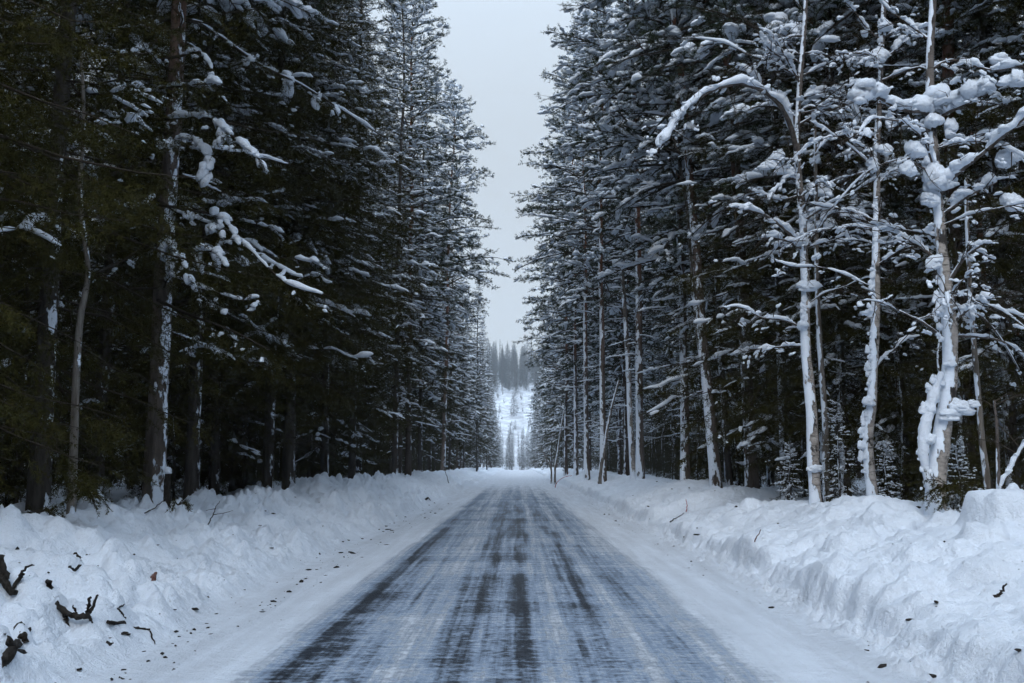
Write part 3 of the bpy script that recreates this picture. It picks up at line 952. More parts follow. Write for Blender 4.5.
def px_path(pts, d0, d1=None):
    d1 = d0 if d1 is None else d1
    n = len(pts) - 1
    return np.array([P(a, b, d0 + (d1 - d0) * k / n) for k, (a, b) in enumerate(pts)])


def stem(name, pts, r0, r1, m, parent, k=10, jit=.05, n=None, knots=0):
    n = n or max(6, len(pts) * 4)
    q = resample(pts, n); t = np.linspace(0, 1, n)
    r = r0 + (r1 - r0) * t
    if knots: r = r * (1 + knots * np.convolve(rng.uniform(-1, 1, n + 2), [.3, .4, .3], 'valid'))
    mb = MB(); tube(mb, q - np.array(parent.matrix_basis.translation)[None] if parent else q, r, k, jit=jit)
    return mb.obj(name, [m], parent), q


def limb(t, pts, r0, r1, m, snow=.08, s0=.0, s1=1.0, twigs=4, tw=.6, lat=1.15, lift=.75):
    """one limb as a part; the snow lying on it and its twigs are sub-parts"""
    base = np.array(t.matrix_basis.translation)
    o, q = stem('limb', pts, r0, r1, m, t, 7)
    if twigs:
        mb = MB()
        for _ in range(twigs * 2):
            s = rng.uniform(.25, 1)
            p, d = at_len(q, np.array([s]))
            u = nrm(d[0] + rng.normal(0, .8, 3)); L = rng.uniform(.4, 1.2) * tw
            e = p[0] + u * L + [0, 0, -.12 * L]
            mid = (p[0] + e) / 2 + rng.normal(0, .06, 3) * L + [0, 0, .07 * L]
            c = resample([p[0], mid, e], 6)
            tube(mb, c - base, np.linspace(.009, .003, 6), 4)
            for _k in range(3):
                p2, d2 = at_len(c, np.array([rng.uniform(.3, .95)]))
                e2 = p2[0] + nrm(d2[0] + rng.normal(0, .6, 3)) * L * rng.uniform(.2, .45)
                tube(mb, np.array([p2[0], (p2[0] + e2) / 2, e2]) - base, [.005, .004, .002], 3)
        mb.obj('twig_sprays', [M_TWIG], o)
    if snow:
        mb = MB()
        w_ = s1 - s0
        parts_ = [(s0, s0 + .3 * w_), (s0 + .26 * w_, s0 + .6 * w_), (s0 + .57 * w_, s0 + .84 * w_), (s0 + .8 * w_, s1)] if snow > .1 else [(s0, s0 + (s1 - s0) * .40), (s0 + (s1 - s0) * rng.uniform(.46, .56), s1)]
        for u0, u1 in parts_:
            s, _ = at_len(q, np.linspace(u0, u1, 12))
            snow_ridge(mb, s - base, snow * rng.uniform(.8, 1.0), 12, lat, lift, max(10, int(26 * (u1 - u0))))
        mb.obj('snow_ridge', [M_SNOW], o)
    if twigs:
        mb = MB(); n = twigs * 3
        p, dd = at_len(q, rng.uniform(.15, 1, n))
        c = p + nrm(dd * .5 + rng.normal(0, .8, (n, 3)) - [0, 0, .4]) * rng.uniform(.08, .5, n)[:, None] * tw
        clump(mb, c - base, rng.uniform(.02, .065, n), nrm(dd + rng.normal(0, .4, (n, 3)) - [0, 0, .5]))
        mb.obj('snow_clumps', [M_SNOW], o)
    return o


def lumps(t, items, d, name='snow_clump'):
    """thick clumps of snow stuck in the forks and on the bark: px, py, half width px, half height px"""
    base = np.array(t.matrix_basis.translation)
    for a, b, rw, rh, *dd in items:
        c = P(a, b, d + (dd[0] if dd else -.12)) - base; s = d / FPX
        mb = MB(); n = 3
        off = rng.uniform(-1, 1, (n, 3)) * [rw * s * .5, min(rw, rh) * s * .3, rh * s * .45]
        sz = np.stack([rng.uniform(.45, .7, n) * rw * s, np.full(n, max(.05, min(rw, rh) * s * .6)), rng.uniform(.6, .95, n) * rh * s], -1)
        blobs(mb, np.vstack([[c], c + off]), np.vstack([[[rw * s * .8, max(.05, min(rw, rh) * s * .7), rh * s * .85]], sz]), 3, 0, .17, np.tile([[1, .15, 0]], (n + 1, 1)))
        mb.obj(name, [M_SNOW], t)


def plaster(t, pts, d, r, thick=1.0, name='snow_clumps'):
    """snow driven on to the bark along a stem: many lumps run together"""
    base = np.array(t.matrix_basis.translation)
    q = resample(px_path(pts, d), 40)
    L = np.linalg.norm(np.diff(q, axis=0), axis=1).sum()
    n = int(L / r * 3) + 4
    u = rng.uniform(0, 1, n); p, _ = at_len(q, u)
    e = np.sin(np.pi * (u * .9 + .05)) ** .5
    p = p + rng.normal(0, 1, (n, 3)) * [r * .36, r * .12, r * .3] - base + [-.35 * r, .25 * r, 0]
    b = r * rng.uniform(.18, .66, n) * e
    mb = MB()
    if r >= .12: tube(mb, q - base + [-.3 * r, .2 * r, 0], np.convolve(rng.uniform(.35, .85, 44), np.ones(5) / 5, 'valid') * r * np.sin(np.linspace(.25, 2.95, 40)) ** .5, 12, 0, 1, 0, .15)
    blobs(mb, p, np.stack([b, b * .6, b * rng.uniform(1.0, 2.4, n)], -1), 2, 0, .22, np.tile([[1, 0, 0]], (n, 1))); mb.obj(name, [M_SNOW], t)


def hero(label, d, trunk, r0, r1, group='snow-laden birches on the right bank'):
    b = P(*trunk[0], d); x = b[0]
    t = thing('birch_tree', label, 'tree', (b[0], d, H1(b[0], d) - .1), 0, group)
    FRONT.append((x, d))
    pts = px_path(trunk, d); pts = np.vstack([[pts[0][0], d, H1(x, d) - .4], pts])
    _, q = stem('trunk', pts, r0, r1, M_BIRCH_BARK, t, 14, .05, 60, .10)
    return t, q


def side_limbs(t, q, n, lo=.3):
    for _ in range(n):
        p, d = at_len(q, np.array([rng.uniform(lo, .98)])); p = p[0]
        az = rng.choice([0, np.pi]) + rng.normal(0, .7); L = rng.uniform(.7, 2.1)
        u = np.array([math.cos(az), math.sin(az), rng.uniform(.1, .8)])
        k = np.linspace(0, 1, 5)[:, None]
        w_ = p + u * k * L + np.array([0, 0, -1.]) * k ** 2 * L * rng.uniform(.1, .7) + rng.normal(0, .05, (5, 3)) * k
        limb(t, w_, rng.uniform(.014, .026), .005, M_LIMB, rng.uniform(.022, .05), .1, .95, 4, .6, 1.1, .7)


# the forked birch
D = 14.5
tA, qA = hero('forked snow-plastered birch at the far right with thick white limbs', D,
              [(935, 505), (937, 474), (941, 440), (946, 405), (949, 375), (950, 340), (947, 300), (943, 262), (939, 215), (935, 165), (931, 115), (930, 60), (933, 0), (935, -70)], .15, .045)
plaster(tA, [(933, 490), (927, 455), (929, 425), (937, 395), (945, 372)], D - .13, .13, 1.0)
plaster(tA, [(944, 345), (941, 310), (938, 275)], D - .12, .085)
plaster(tA, [(934, 210), (930, 175), (927, 130)], D - .1, .09)
lumps(tA, [(962, 410, 15, 9), (950, 416, 13, 8), (973, 404, 8, 5), (951, 365, 8, 4), (934, 266, 9, 11), (941, 183, 19, 17), (930, 200, 11, 10),
           (937, 97, 17, 13), (934, 122, 12, 10), (952, 130, 8, 12), (928, 440, 8, 10)], D)
limb(tA, px_path([(935, 118), (922, 112), (908, 111), (893, 106), (879, 98), (866, 99), (860, 108)], D, D - .7), .035, .012, M_LIMB, .155, .05, .98, 5, .7)
limb(tA, px_path([(935, 120), (948, 112), (962, 106), (975, 99), (988, 94)], D, D - .5), .035, .014, M_LIMB, .14, .1, .95, 4, .7)
limb(tA, px_path([(939, 196), (950, 180), (966, 166), (984, 152), (1002, 137), (1022, 120), (1045, 100)], D, D - 1.2), .045, .015, M_LIMB, .10, .08, .98, 6, .9)
limb(tA, px_path([(941, 215), (955, 205), (968, 196), (984, 188), (997, 182)], D, D - .4), .03, .01, M_LIMB, .085, .2, .97, 4, .7)
limb(tA, px_path([(944, 275), (934, 258), (920, 246), (905, 238), (888, 230), (868, 222)], D, D + .6), .04, .01, M_LIMB, .07, .3, .97, 5, .8)
limb(tA, px_path([(947, 285), (957, 268), (966, 256), (978, 247), (990, 240)], D, D - .5), .035, .012, M_LIMB, .05, .3, .95, 5, .7)
limb(tA, px_path([(951, 324), (962, 314), (974, 304), (984, 300), (996, 300)], D, D - .5), .035, .012, M_LIMB, .06, .15, .97, 3, .6)
limb(tA, px_path([(953, 320), (965, 308), (976, 300), (983, 298)], D, D - .2), .022, .01, M_LIMB, .045, .2, .95, 1, .5)
limb(tA, px_path([(934, 172), (923, 168), (912, 163), (905, 172)], D, D - .6), .02, .008, M_LIMB, 0, 0, 1, 3, .6)
lumps(tA, [(917, 153, 12, 13, -.6), (907, 170, 9, 12, -.6), (1006, 160, 16, 12, -.5), (1015, 206, 13, 11, -.6), (1012, 82, 17, 9, -.6), (1000, 62, 13, 8, -.4), (1018, 78, 8, 12, -.7)], D)
limb(tA, px_path([(931, 70), (950, 60), (975, 66), (1000, 70), (1030, 62)], D, D - .7), .025, .008, M_LIMB, .06, .35, .95, 6, .8)
limb(tA, px_path([(930, 40), (910, 25), (890, 10), (868, -10)], D, D + .5), .025, .008, M_LIMB, .05, .2, .9, 5, .8)

side_limbs(tA, qA, 16, .42)

# the white birch
D = 17.5
tB, qB = hero('slim upright birch almost completely white with snow, middle one of the three', D,
              [(872, 496), (869, 462), (868, 440), (872, 400), (874, 350), (876, 300), (876, 250), (877, 205), (877, 150), (880, 90), (882, 45), (884, 0), (884, -60)], .10, .035)
for seg, r in (([(870, 480), (865, 455), (866, 430), (870, 405)], .125), ([(871, 400), (872, 360), (873, 330)], .095), ([(874, 325), (876, 290), (876, 262)], .10),
               ([(876, 255), (877, 225), (878, 195)], .075), ([(877, 175), (878, 150), (879, 125)], .08), ([(881, 75), (882, 50), (884, 15)], .085)):
    plaster(tB, seg, D - .06, r * .85)
lumps(tB, [(885, 150, 9, 8), (873, 168, 7, 10), (879, 58, 11, 10), (886, 28, 9, 8), (890, 125, 6, 9), (869, 402, 7, 6)], D)
limb(tB, px_path([(877, 265), (888, 258), (900, 250), (912, 246)], D, D - .5), .02, .007, M_LIMB, .05, .2, .95, 3, .6)
limb(tB, px_path([(877, 185), (890, 172), (902, 168), (914, 160)], D, D + .5), .02, .007, M_LIMB, .04, .3, .95, 4, .7)
limb(tB, px_path([(878, 165), (866, 150), (852, 140), (842, 125)], D, D - .5), .02, .007, M_LIMB, .05, .3, .95, 4, .7)
limb(tB, px_path([(881, 60), (895, 50), (908, 34), (925, 28)], D, D + .4), .02, .007, M_LIMB, .07, .3, .95, 4, .7)
limb(tB, px_path([(882, 40), (868, 30), (855, 12), (845, 2)], D, D - .4), .02, .007, M_LIMB, .06, .3, .95, 4, .7)

side_limbs(tB, qB, 18, .35)

# the crooked birch
D = 19.0
tC, qC = hero('crooked birch whose long limb arches left under a thick band of snow', D,
              [(815, 494), (813, 460), (812, 420), (809, 385), (806, 350), (805, 320), (806, 290), (804, 255), (803, 225), (800, 190), (797, 150), (798, 115), (801, 70), (805, 20), (808, -50)], .122, .04)
for seg, r in (([(806, 335), (806, 300), (807, 270)], .10), ([(815, 486), (816, 465), (815, 440)], .085), ([(806, 245), (804, 220), (802, 200)], .085), ([(799, 190), (797, 165)], .06)):
    plaster(tC, seg, D - .08, r * .9)
lumps(tC, [(808, 289, 12, 7), (803, 326, 8, 6), (803, 243, 10, 7), (815, 470, 9, 5), (785, 172, 11, 7), (776, 160, 9, 9),
           (768, 166, 10, 6), (830, 40, 14, 5)], D)
limb(tC, px_path([(797, 152), (791, 128), (783, 110), (772, 97), (757, 88), (738, 84), (716, 89), (697, 99), (682, 113), (668, 134), (657, 150)], D, D - 2.2), .055, .014, M_LIMB, .105, .06, .99, 14, .9)
limb(tC, px_path([(800, 130), (785, 105), (770, 92), (752, 76), (738, 66)], D, D + .5), .03, .01, M_LIMB, .10, .2, .97, 5, .8)
limb(tC, px_path([(803, 243), (790, 234), (776, 222), (760, 213), (742, 209), (727, 207)], D, D - .9), .035, .012, M_LIMB, .08, .08, .96, 5, .7)
limb(tC, px_path([(804, 250), (790, 242), (775, 238), (760, 238)], D, D - .4), .03, .012, M_LIMB, .075, .1, .96, 3, .6)
limb(tC, px_path([(806, 245), (818, 230), (829, 215), (845, 212), (858, 214), (870, 219)], D, D - .7), .035, .012, M_LIMB, .095, .2, .98, 4, .7)
limb(tC, px_path([(868, 219), (885, 226), (900, 236), (914, 240)], D - .7, D - .9), .012, .006, M_LIMB, .06, .1, .97, 2, .6)
limb(tC, px_path([(803, 225), (815, 212), (830, 205), (845, 200)], D, D + .5), .02, .008, M_LIMB, .05, .2, .95, 4, .7)
limb(tC, px_path([(798, 125), (815, 115), (835, 103), (850, 106), (862, 120)], D, D - .6), .03, .008, M_LIMB, .07, .3, .95, 6, .8)
limb(tC, px_path([(800, 80), (785, 60), (770, 50), (757, 30)], D, D - .7), .03, .008, M_LIMB, .08, .3, .95, 5, .8)
limb(tC, px_path([(800, 180), (786, 178), (775, 190), (768, 200)], D, D - .5), .02, .008, M_LIMB, .05, .1, .95, 3, .6)
limb(tC, px_path([(800, 195), (780, 200), (765, 195), (750, 190)], D, D + .4), .02, .008, M_LIMB, .055, .2, .95, 3, .6)

side_limbs(tC, qC, 22, .33)

# ------------------------------------------------------------------ snowy boughs reaching out on the left
rng = np.random.default_rng(410)


def bough(t, pts, d0, d1, r, snow, s0=.05, s1=.97, leaf=1.0, blob=0):
    inv = np.array(t.matrix_basis.inverted())
    loc = lambda w_: np.asarray(w_) @ inv[:3, :3].T + inv[:3, 3]
    q = loc(resample(px_path(pts, d0, d1), max(8, 4 * len(pts))))
    mb = MB(); tube(mb, q, np.linspace(r, r * .3, len(q)), 6, 0)
    o = mb.obj('bough', [M_TWIG], t)
    L = np.linalg.norm(np.diff(q, axis=0), axis=1).sum()
    n = int(L / .07); s = rng.uniform(.05, 1, n); p, d = at_len(q, s)
    side = np.where(rng.random(n) < .5, 1., -1.)
    lt = rng.uniform(.2, .75, n) * leaf
    td = nrm(d * .5 + lateral(d) * side[:, None] * .55 - np.array([0, 0, 1.]) * rng.uniform(.5, 1.4, n)[:, None])
    m = 5; ii = np.repeat(np.arange(n), m); tt = rng.uniform(.1, .95, n * m)
    p2 = p[ii] + td[ii] * (lt[ii] * tt)[:, None]; d2 = nrm(td[ii] * .7 + rng.normal(0, .45, (n * m, 3)) - [0, 0, .35])
    mb = MB(); needles(mb, np.concatenate([p, p2]), np.concatenate([td, d2]), np.concatenate([lt, np.full(n * m, .16)]), .016, .045, .010, .75)
    mb.obj('needles', [M_SPRUCE], o)
    mb = MB()
    if snow:
        w_, _ = at_len(q, np.linspace(s0, s1, 12)); 
        for u0, u1 in ((s0, s0 + (s1 - s0) * .36), (s0 + (s1 - s0) * .43, s0 + (s1 - s0) * .70), (s0 + (s1 - s0) * .76, s1)):
            w_, _ = at_len(q, np.linspace(u0, u1, 8)); snow_ridge(mb, w_, snow * rng.uniform(.5, .85), 8, 1.2, .55, 9)
    k = max(3, n // 9); j = rng.choice(n, k, False)
    k = n // 4; j = rng.choice(n, k, False); clump(mb, p[j] + td[j] * (lt[j] * .45)[:, None], rng.uniform(.02, .06, k), nrm(td[j] * [1, 1, .5]))
    for c in range(blob):
        j = rng.integers(0, n, 3); clump(mb, p[j] + td[j] * .2, rng.uniform(.09, .16, 3), nrm(td[j] * .6 + [0, 0, -.3]))
    mb.obj('snow_clumps', [M_SNOW], o)


bough(LEFT_PINE, [(160, 20), (195, 22), (225, 40), (262, 66), (300, 84), (345, 112), (385, 138)], 17.5, 22, .04, .06, .25, .95, .9, 1)
bough(LEFT_PINE, [(160, 185), (150, 200), (130, 207), (100, 199)], 17.4, 15.4, .03, .075, .2)
bough(LEFT_PINE, [(158, 40), (140, 50), (118, 53), (95, 48)], 17.4, 15.6, .03, .07, .2)
bough(LEFT_PINE, [(160, 100), (140, 88), (120, 86), (104, 82)], 17.4, 15.4, .03, .075, .25)
bough(LEFT_PINE, [(158, 118), (140, 116), (128, 117), (120, 112)], 17.4, 15.6, .025, .06, .2)
bough(LEFT_PINE, [(158, 120), (180, 118), (208, 118), (222, 128), (240, 142), (262, 162)], 17.3, 15.4, .03, .095, .1, .97, 1, 1)
bough(LEFT_PINE, [(160, 88), (180, 86), (200, 84), (224, 84)], 17.3, 15.8, .03, .075, .1)
bough(LEFT_PINE, [(160, 130), (178, 142), (194, 140), (208, 158), (210, 172)], 17.2, 16.0, .03, .13, .2, .97, .8, 2)
bough(LEFT_PINE, [(158, 200), (178, 212), (205, 222), (238, 238), (262, 262), (290, 285), (330, 296)], 17.3, 16, .03, .07, .1)
bough(LEFT_PINE, [(158, 228), (170, 245), (182, 258), (186, 270)], 17.3, 15.6, .025, .08, .2, .97, .8, 1)
bough(LEFT_PINE, [(160, 205), (190, 210), (218, 216), (232, 230), (240, 246)], 17.2, 16.2, .03, .10, .5, .98, .9, 1)
bough(LEFT_PINE, [(160, 240), (190, 250), (215, 252), (228, 268)], 17.2, 15.8, .03, .08, .4, .98, .9, 1)
bough(LEFT_PINE, [(160, 60), (185, 55), (200, 52), (212, 70), (208, 84)], 17.3, 16.4, .03, .075, .2)
bough(LEFT_PINE, [(160, 280), (185, 285), (210, 290), (240, 300), (262, 296)], 17.3, 15.8, .025, .06, .3)
bough(LEFT_PINE, [(155, 100), (120, 110), (80, 122), (40, 130)], 17.3, 14.4, .03, .0)
bough(LEFT_PINE, [(155, 160), (110, 175), (70, 190), (30, 210)], 17.3, 14.2, .03, .0)
bough(LEFT_PINE, [(155, 240), (120, 262), (80, 280), (40, 310)], 17.3, 14.2, .03, .0)
bough(LEFT_PINE, [(158, 300), (190, 315), (230, 330), (270, 350)], 17.3, 15.0, .03, .0)

# ------------------------------------------------------------------ smaller stems
def pole(name, label, cat, pts, d, r0, r1, m, snow=None, group=None, side=None, d1=None, twigs=0, capped=False):
    pp = px_path(pts, d, d1); x, y = pp[0][:2]
    t = thing(name, label, cat, (x, y, H1(x, y) - .03), 0, group)
    base = np.array(t.matrix_basis.translation)
    pp = np.vstack([[x, y, H1(x, y) - .25], pp])
    o, q = stem('trunk', pp, r0, r1, m, t, 9, .06, 26, .06)
    if snow:
        mb = MB(); s, _ = at_len(q, np.linspace(.15, .97, 14)); snow_ridge(mb, s - base, snow, 8, 1.1, .8); mb.obj('snow_ridge', [M_SNOW], t)
    if capped:
        mb = MB(); blobs(mb, [q[-1] - base + [0, 0, .03]], [[r1 * 1.25, r1 * 1.25, r1 * 1.5]], 3, 0, .15); mb.obj('snow_cap', [M_SNOW], t)
    for _ in range(twigs):
        p, d2 = at_len(q, np.array([rng.uniform(.3, 1)]))
        e = p[0] + nrm(d2[0] * .3 + rng.normal(0, 1, 3) * [1, 1, .4]) * rng.uniform(.3, .9)
        mb = MB(); tube(mb, resample([p[0], (p[0] + e) / 2 + [0, 0, .05], e], 6) - base, np.linspace(.012, .004, 6), 5); mb.obj('branch', [M_TWIG], t)
    return t


pole('tree_stump', 'broken dark stump with a small snow cap beside the thick left pine', 'stump', [(167, 497), (167, 486), (168, 474)], 15.6, .062, .05, M_DARKBARK, capped=True)
pole('thin_birch', 'thin dark stem with spots of snow in front of the far left spruces', 'tree', [(72, 492), (74, 440), (76, 380), (80, 320), (88, 270), (80, 200), (84, 120), (80, 40)], 13.2, .065, .02, M_DEAD, twigs=10)
pole('dead_tree', 'thin bare dead stem leaning right in front of a white pine trunk', 'dead tree', [(600, 474), (604, 450), (608, 425), (613, 402), (619, 380)], 50, .11, .05, M_DEAD, twigs=4)
pole('dead_tree', 'thin pale stem leaning right at the far end of the right bank', 'dead tree', [(555, 469), (558, 450), (561, 428), (564, 410)], 75, .10, .05, M_DEAD, twigs=2)
pole('dead_tree', 'short pale stem leaning left low over the far right bank', 'dead tree', [(551, 468), (546, 458), (541, 447)], 78, .09, .04, M_DEAD)
pole('marker_post', 'thin straight black post standing behind the large snow lump at right', 'post', [(992, 512), (992, 490), (992, 479)], 12.2, .016, .016, M_DARKBARK)
pole('dead_tree', 'short thin bark-covered stem right beside the black post', 'tree', [(999, 512), (998, 470), (997, 430), (994, 400)], 12.8, .035, .015, M_LIMB, twigs=4)
pole('leaning_branch', 'snow-covered branch slanting up out of the bank at the right edge', 'branch', [(1000, 492), (1008, 474), (1018, 455), (1032, 432), (1050, 405)], 12.6, .022, .012, M_LIMB, snow=.032, twigs=4)
pole('thin_birch', 'thin whitened stem leaning between the forked birch and the black post', 'tree', [(988, 490), (982, 440), (977, 380), (972, 320), (968, 250), (966, 180)], 15.5, .06, .03, M_DEAD)
pole('thin_birch', 'thin grey stem rising close behind the crooked birch', 'tree', [(826, 478), (825, 420), (820, 350), (817, 280), (816, 200), (815, 120)], 20.5, .085, .03, M_DEAD, twigs=4)
pole('dead_tree', 'pale slender dead trunk with a kink high in front of the right pines', 'dead tree', [(712, 470), (704, 380), (697, 320), (691, 255), (688, 215), (680, 165), (675, 140)], 31, .11, .05, M_DEAD, twigs=4)
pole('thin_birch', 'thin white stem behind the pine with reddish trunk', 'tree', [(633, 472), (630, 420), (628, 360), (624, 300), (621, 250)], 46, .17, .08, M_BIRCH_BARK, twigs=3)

# ------------------------------------------------------------------ broken bits of wood on the banks
GB = 'broken wood lying on the snowbanks'


def bit(name, label, cat, chains, m, group=None, d=None, snap=True):
    """a broken piece of wood; chains: list of (pixel points, r0, r1, lift of the points above the snow)"""
    first = G(*chains[0][0][0]) if snap else G(*max((p for c in chains for p in c[0]), key=lambda p: p[1]))
    t = None
    mb = MB()
    for pts, r0, r1, lift in chains:
        w_ = []
        for k, (a, b) in enumerate(pts):
            q = P(a, b, first[1] - .02 * k) if not snap else G(a, b)
            w_.append(q + [0, 0, lift[k] if isinstance(lift, (list, tuple)) else lift])
        q = resample(w_, max(6, 4 * len(w_)))
        q = q + rng.normal(0, min(r0, .02) * .35, q.shape)
        tube(mb, q - first - [0, 0, r0 * .75], np.linspace(r0, r1, len(q)) * .78, 7, 0, 1, 0, .28)
    o = mb.obj(name, [m]); o.location = first
    return tag(o, label, cat, group)


bit('broken_branch', 'dark broken bough with upright prongs lying low on the left bank', 'branch',
    [([(48, 584), (56, 600), (66, 610), (78, 613), (90, 612)], .035, .03, 0), ([(66, 610), (67, 618), (69, 624)], .028, .014, 0), ([(88, 612), (88, 603), (90, 594)], .026, .012, 0), ([(90, 614), (92, 622)], .02, .012, 0),
     ([(90, 610), (94, 602), (98, 592)], .022, .010, 0), ([(50, 585), (48, 578)], .03, .02, 0), ([(76, 612), (74, 604)], .018, .008, 0)], M_DARKBARK, GB, snap=False)
bit('stick', 'straight dark stick lying across the foot of the left bank', 'stick', [([(106, 627), (120, 626), (135, 628), (150, 631)], .022, .013, .02), ([(150, 632), (155, 645)], .010, .006, .01)], M_DARKBARK, GB)
bit('broken_branch', 'black bough sticking out of the left bank at the photo edge', 'branch',
    [([(-6, 560), (2, 575), (10, 586), (16, 588)], .045, .03, 0), ([(2, 552), (4, 570), (8, 584)], .03, .03, 0), ([(14, 588), (20, 575), (26, 566), (35, 563)], .02, .007, 0), ([(18, 580), (24, 570)], .02, .01, 0)], M_DARKBARK, GB, snap=False)
bit('broken_branch', 'ragged black clump of bark half buried at the lower left corner', 'branch',
    [([(0, 662), (8, 650), (18, 640), (28, 625)], .06, .03, .01), ([(4, 640), (16, 648), (28, 650)], .055, .02, .01), ([(20, 622), (22, 636), (26, 645)], .05, .03, .01)], M_DARKBARK, GB)
bit('bark_piece', 'curved dark piece of bark on the upper left bank', 'bark', [([(75, 554), (82, 558), (90, 554)], .025, .012, .01)], M_DARKBARK, GB)
bit('bark_piece', 'small crumbled bark piece right under the curved one', 'bark', [([(68, 566), (74, 570), (80, 567)], .03, .015, .005)], M_DARKBARK, GB)
bit('stick', 'thin twig pointing up out of the snow beside the small stump', 'stick', [([(145, 516), (155, 511), (165, 504)], .012, .006, .05)], M_DARKBARK, GB)
bit('twig', 'forked bare twig on the crest of the left bank below the dark trunks', 'twig', [([(208, 524), (213, 514), (216, 506), (220, 500)], .012, .004, 0), ([(213, 514), (222, 513), (233, 510)], .008, .003, 0), ([(216, 508), (206, 510)], .008, .003, 0)], M_TWIG, GB, snap=False)
bit('twig', 'short hooked twig left of the long straight stick', 'twig', [([(117, 610), (122, 614), (126, 619)], .014, .006, .01), ([(119, 611), (124, 608)], .01, .005, .02)], M_DARKBARK, GB)
bit('pine_cone', 'small brownish red cone on the open left bank', 'cone', [([(153, 580), (155, 577)], .03, .022, .02)], M_RUST, GB)
bit('bark_piece', 'dark chunk under the left end of the straight stick', 'bark', [([(106, 642), (110, 645), (113, 641)], .035, .02, .01)], M_DARKBARK, GB)
bit('bark_piece', 'flat dark bark flake on the left road shoulder', 'bark', [([(172, 671), (178, 668), (183, 672)], .022, .012, .005)], M_DARKBARK, GB)
bit('bark_piece', 'small dark flake at the lower edge of the left bank', 'bark', [([(117, 677), (124, 680), (130, 680)], .02, .012, .005)], M_DARKBARK, GB)
bit('bark_piece', 'row of dark bark crumbs lying on the right road shoulder', 'bark', [([(776, 640), (786, 641), (802, 640)], .018, .016, .004), ([(786, 643), (790, 646)], .014, .01, .004)], M_DARKBARK, GB)
bit('stake', 'dark pointed stick standing in the snow at the lower right', 'stick', [([(995, 596), (1001, 590), (1007, 582)], .022, .010, 0), ([(993, 596), (999, 594)], .035, .025, 0)], M_DARKBARK, GB, snap=False)
bit('red_twig', 'short red twig standing on the right bank, nearest of the red ones', 'twig', [([(755, 541), (757, 536), (761, 529)], .012, .008, 0)], M_RUST, 'red twigs on the right bank', snap=False)
bit('red_twig', 'bright red twig upright at the edge of the cut snow face', 'twig', [([(686, 512), (687, 505), (686, 499)], .014, .011, 0)], M_RED, 'red twigs on the right bank', snap=False)
bit('stick', 'thin grey stick lying left of the bright red twig at the cut snow edge', 'stick', [([(670, 523), (676, 519), (684, 514)], .02, .01, .03)], M_DARKBARK, GB)
bit('red_twig', 'thin arched reddish twig far along the right bank', 'twig', [([(555, 488), (557, 482), (564, 477), (572, 475)], .03, .014, 0), ([(566, 477), (569, 472)], .016, .01, 0)], M_RED, 'red twigs on the right bank', snap=False)
bit('twig', 'dry weed stem standing at the near end of the left bank far down the road', 'twig', [([(449, 484), (447, 476), (444, 468)], .03, .012, 0)], M_TWIG, GB, snap=False)
bit('bark_piece', 'dark clod low on the distant left bank', 'bark', [([(425, 499), (428, 497), (430, 500)], .06, .04, 0)], M_DARKBARK, GB)
bit('bark_piece', 'small dark stone on the right road shoulder', 'stone', [([(640, 545), (642, 545)], .035, .03, .01)], M_DARKBARK, GB)

# spruce sprigs poking out of the left crest
def sprig(px, py, d, label, n=9, L=.5, down=.2):
    b = P(px, py, d); b[2] = min(b[2], H1(b[0], d) + .5)
    t = thing('spruce_sprig', label, 'sprig', b, 0, 'green sprigs on the snow crests')
    mb, fo, S = MB(), MB(), []
    for k in range(n):
        az = rng.uniform(0, 6.28); e = np.array([math.cos(az), math.sin(az) * .6, rng.uniform(-.9, .25)]) * L * rng.uniform(.5, 1)
        c = resample([np.zeros(3), e * .5 + [0, 0, .06], e], 7)
        tube(mb, c, np.linspace(.009, .003, 7), 4)
        s = rng.uniform(.2, 1, 7); p, dd = at_len(c, s)
        S += [(p, nrm(dd + rng.normal(0, .55, (7, 3)) - [0, 0, down]), np.full(7, L * .3))]
        S += [(c[2:3], nrm(c[-1:] - c[2:3]), np.array([np.linalg.norm(c[-1] - c[2])]))]
    needles(fo, np.concatenate([a for a, _, _ in S]), np.concatenate([a for _, a, _ in S]), np.concatenate([a for _, _, a in S]), .006, .035, .008, .8)
    fo.obj('crown', [M_SPRUCE], t); mb.obj('stem', [M_TWIG], t)


sprig(84, 488, 12.6, 'sparse green sprig drooping over the left snow crest', 12, .42)
sprig(40, 512, 11.6, 'dark ragged sprig at the crest near the left edge', 8, .38)
sprig(948, 470, 14.1, 'leafy spruce sprig hanging at the foot of the forked birch', 11, .55, .25)
sprig(958, 488, 13.9, 'low spruce bough spreading right from the forked birch stem', 9, .5, .2)
sprig(178, 505, 13.9, 'thin dry sprig in the snow right of the small stump', 5, .22)

# scattered bark crumbs and needles: uncountable
mb = MB()
k = 0
lit = np.random.default_rng(5)
while k < 850:
    side = -1 if lit.random() < .66 else 1
    y = 6 + 34 * lit.random() ** 1.8
    x = side * (lit.uniform(2.5, 6.4) if lit.random() < .75 else lit.uniform(2.3, 3.4))
    zq = H1(x, y)
    s = .006 + .026 * lit.random() ** 4
    V, F = ICO[1]
    v = V * (1 + .35 * lit.normal(size=(len(V), 1))) * [s * lit.uniform(.8, 2.6), s, s * .6]
    a = lit.uniform(0, 6.28); c, s_ = math.cos(a), math.sin(a)
    v = np.stack([v[:, 0] * c - v[:, 1] * s_ + x, v[:, 0] * s_ + v[:, 1] * c + y, v[:, 2] + zq + s * .3], -1)
    mb.add(v, F, 0, False); k += 1
lt_ = mb.obj('bark_litter', [M_DARKBARK]); lt_['kind'] = 'stuff'; lt_['label'] = 'small dark crumbs of bark scattered over the snow'

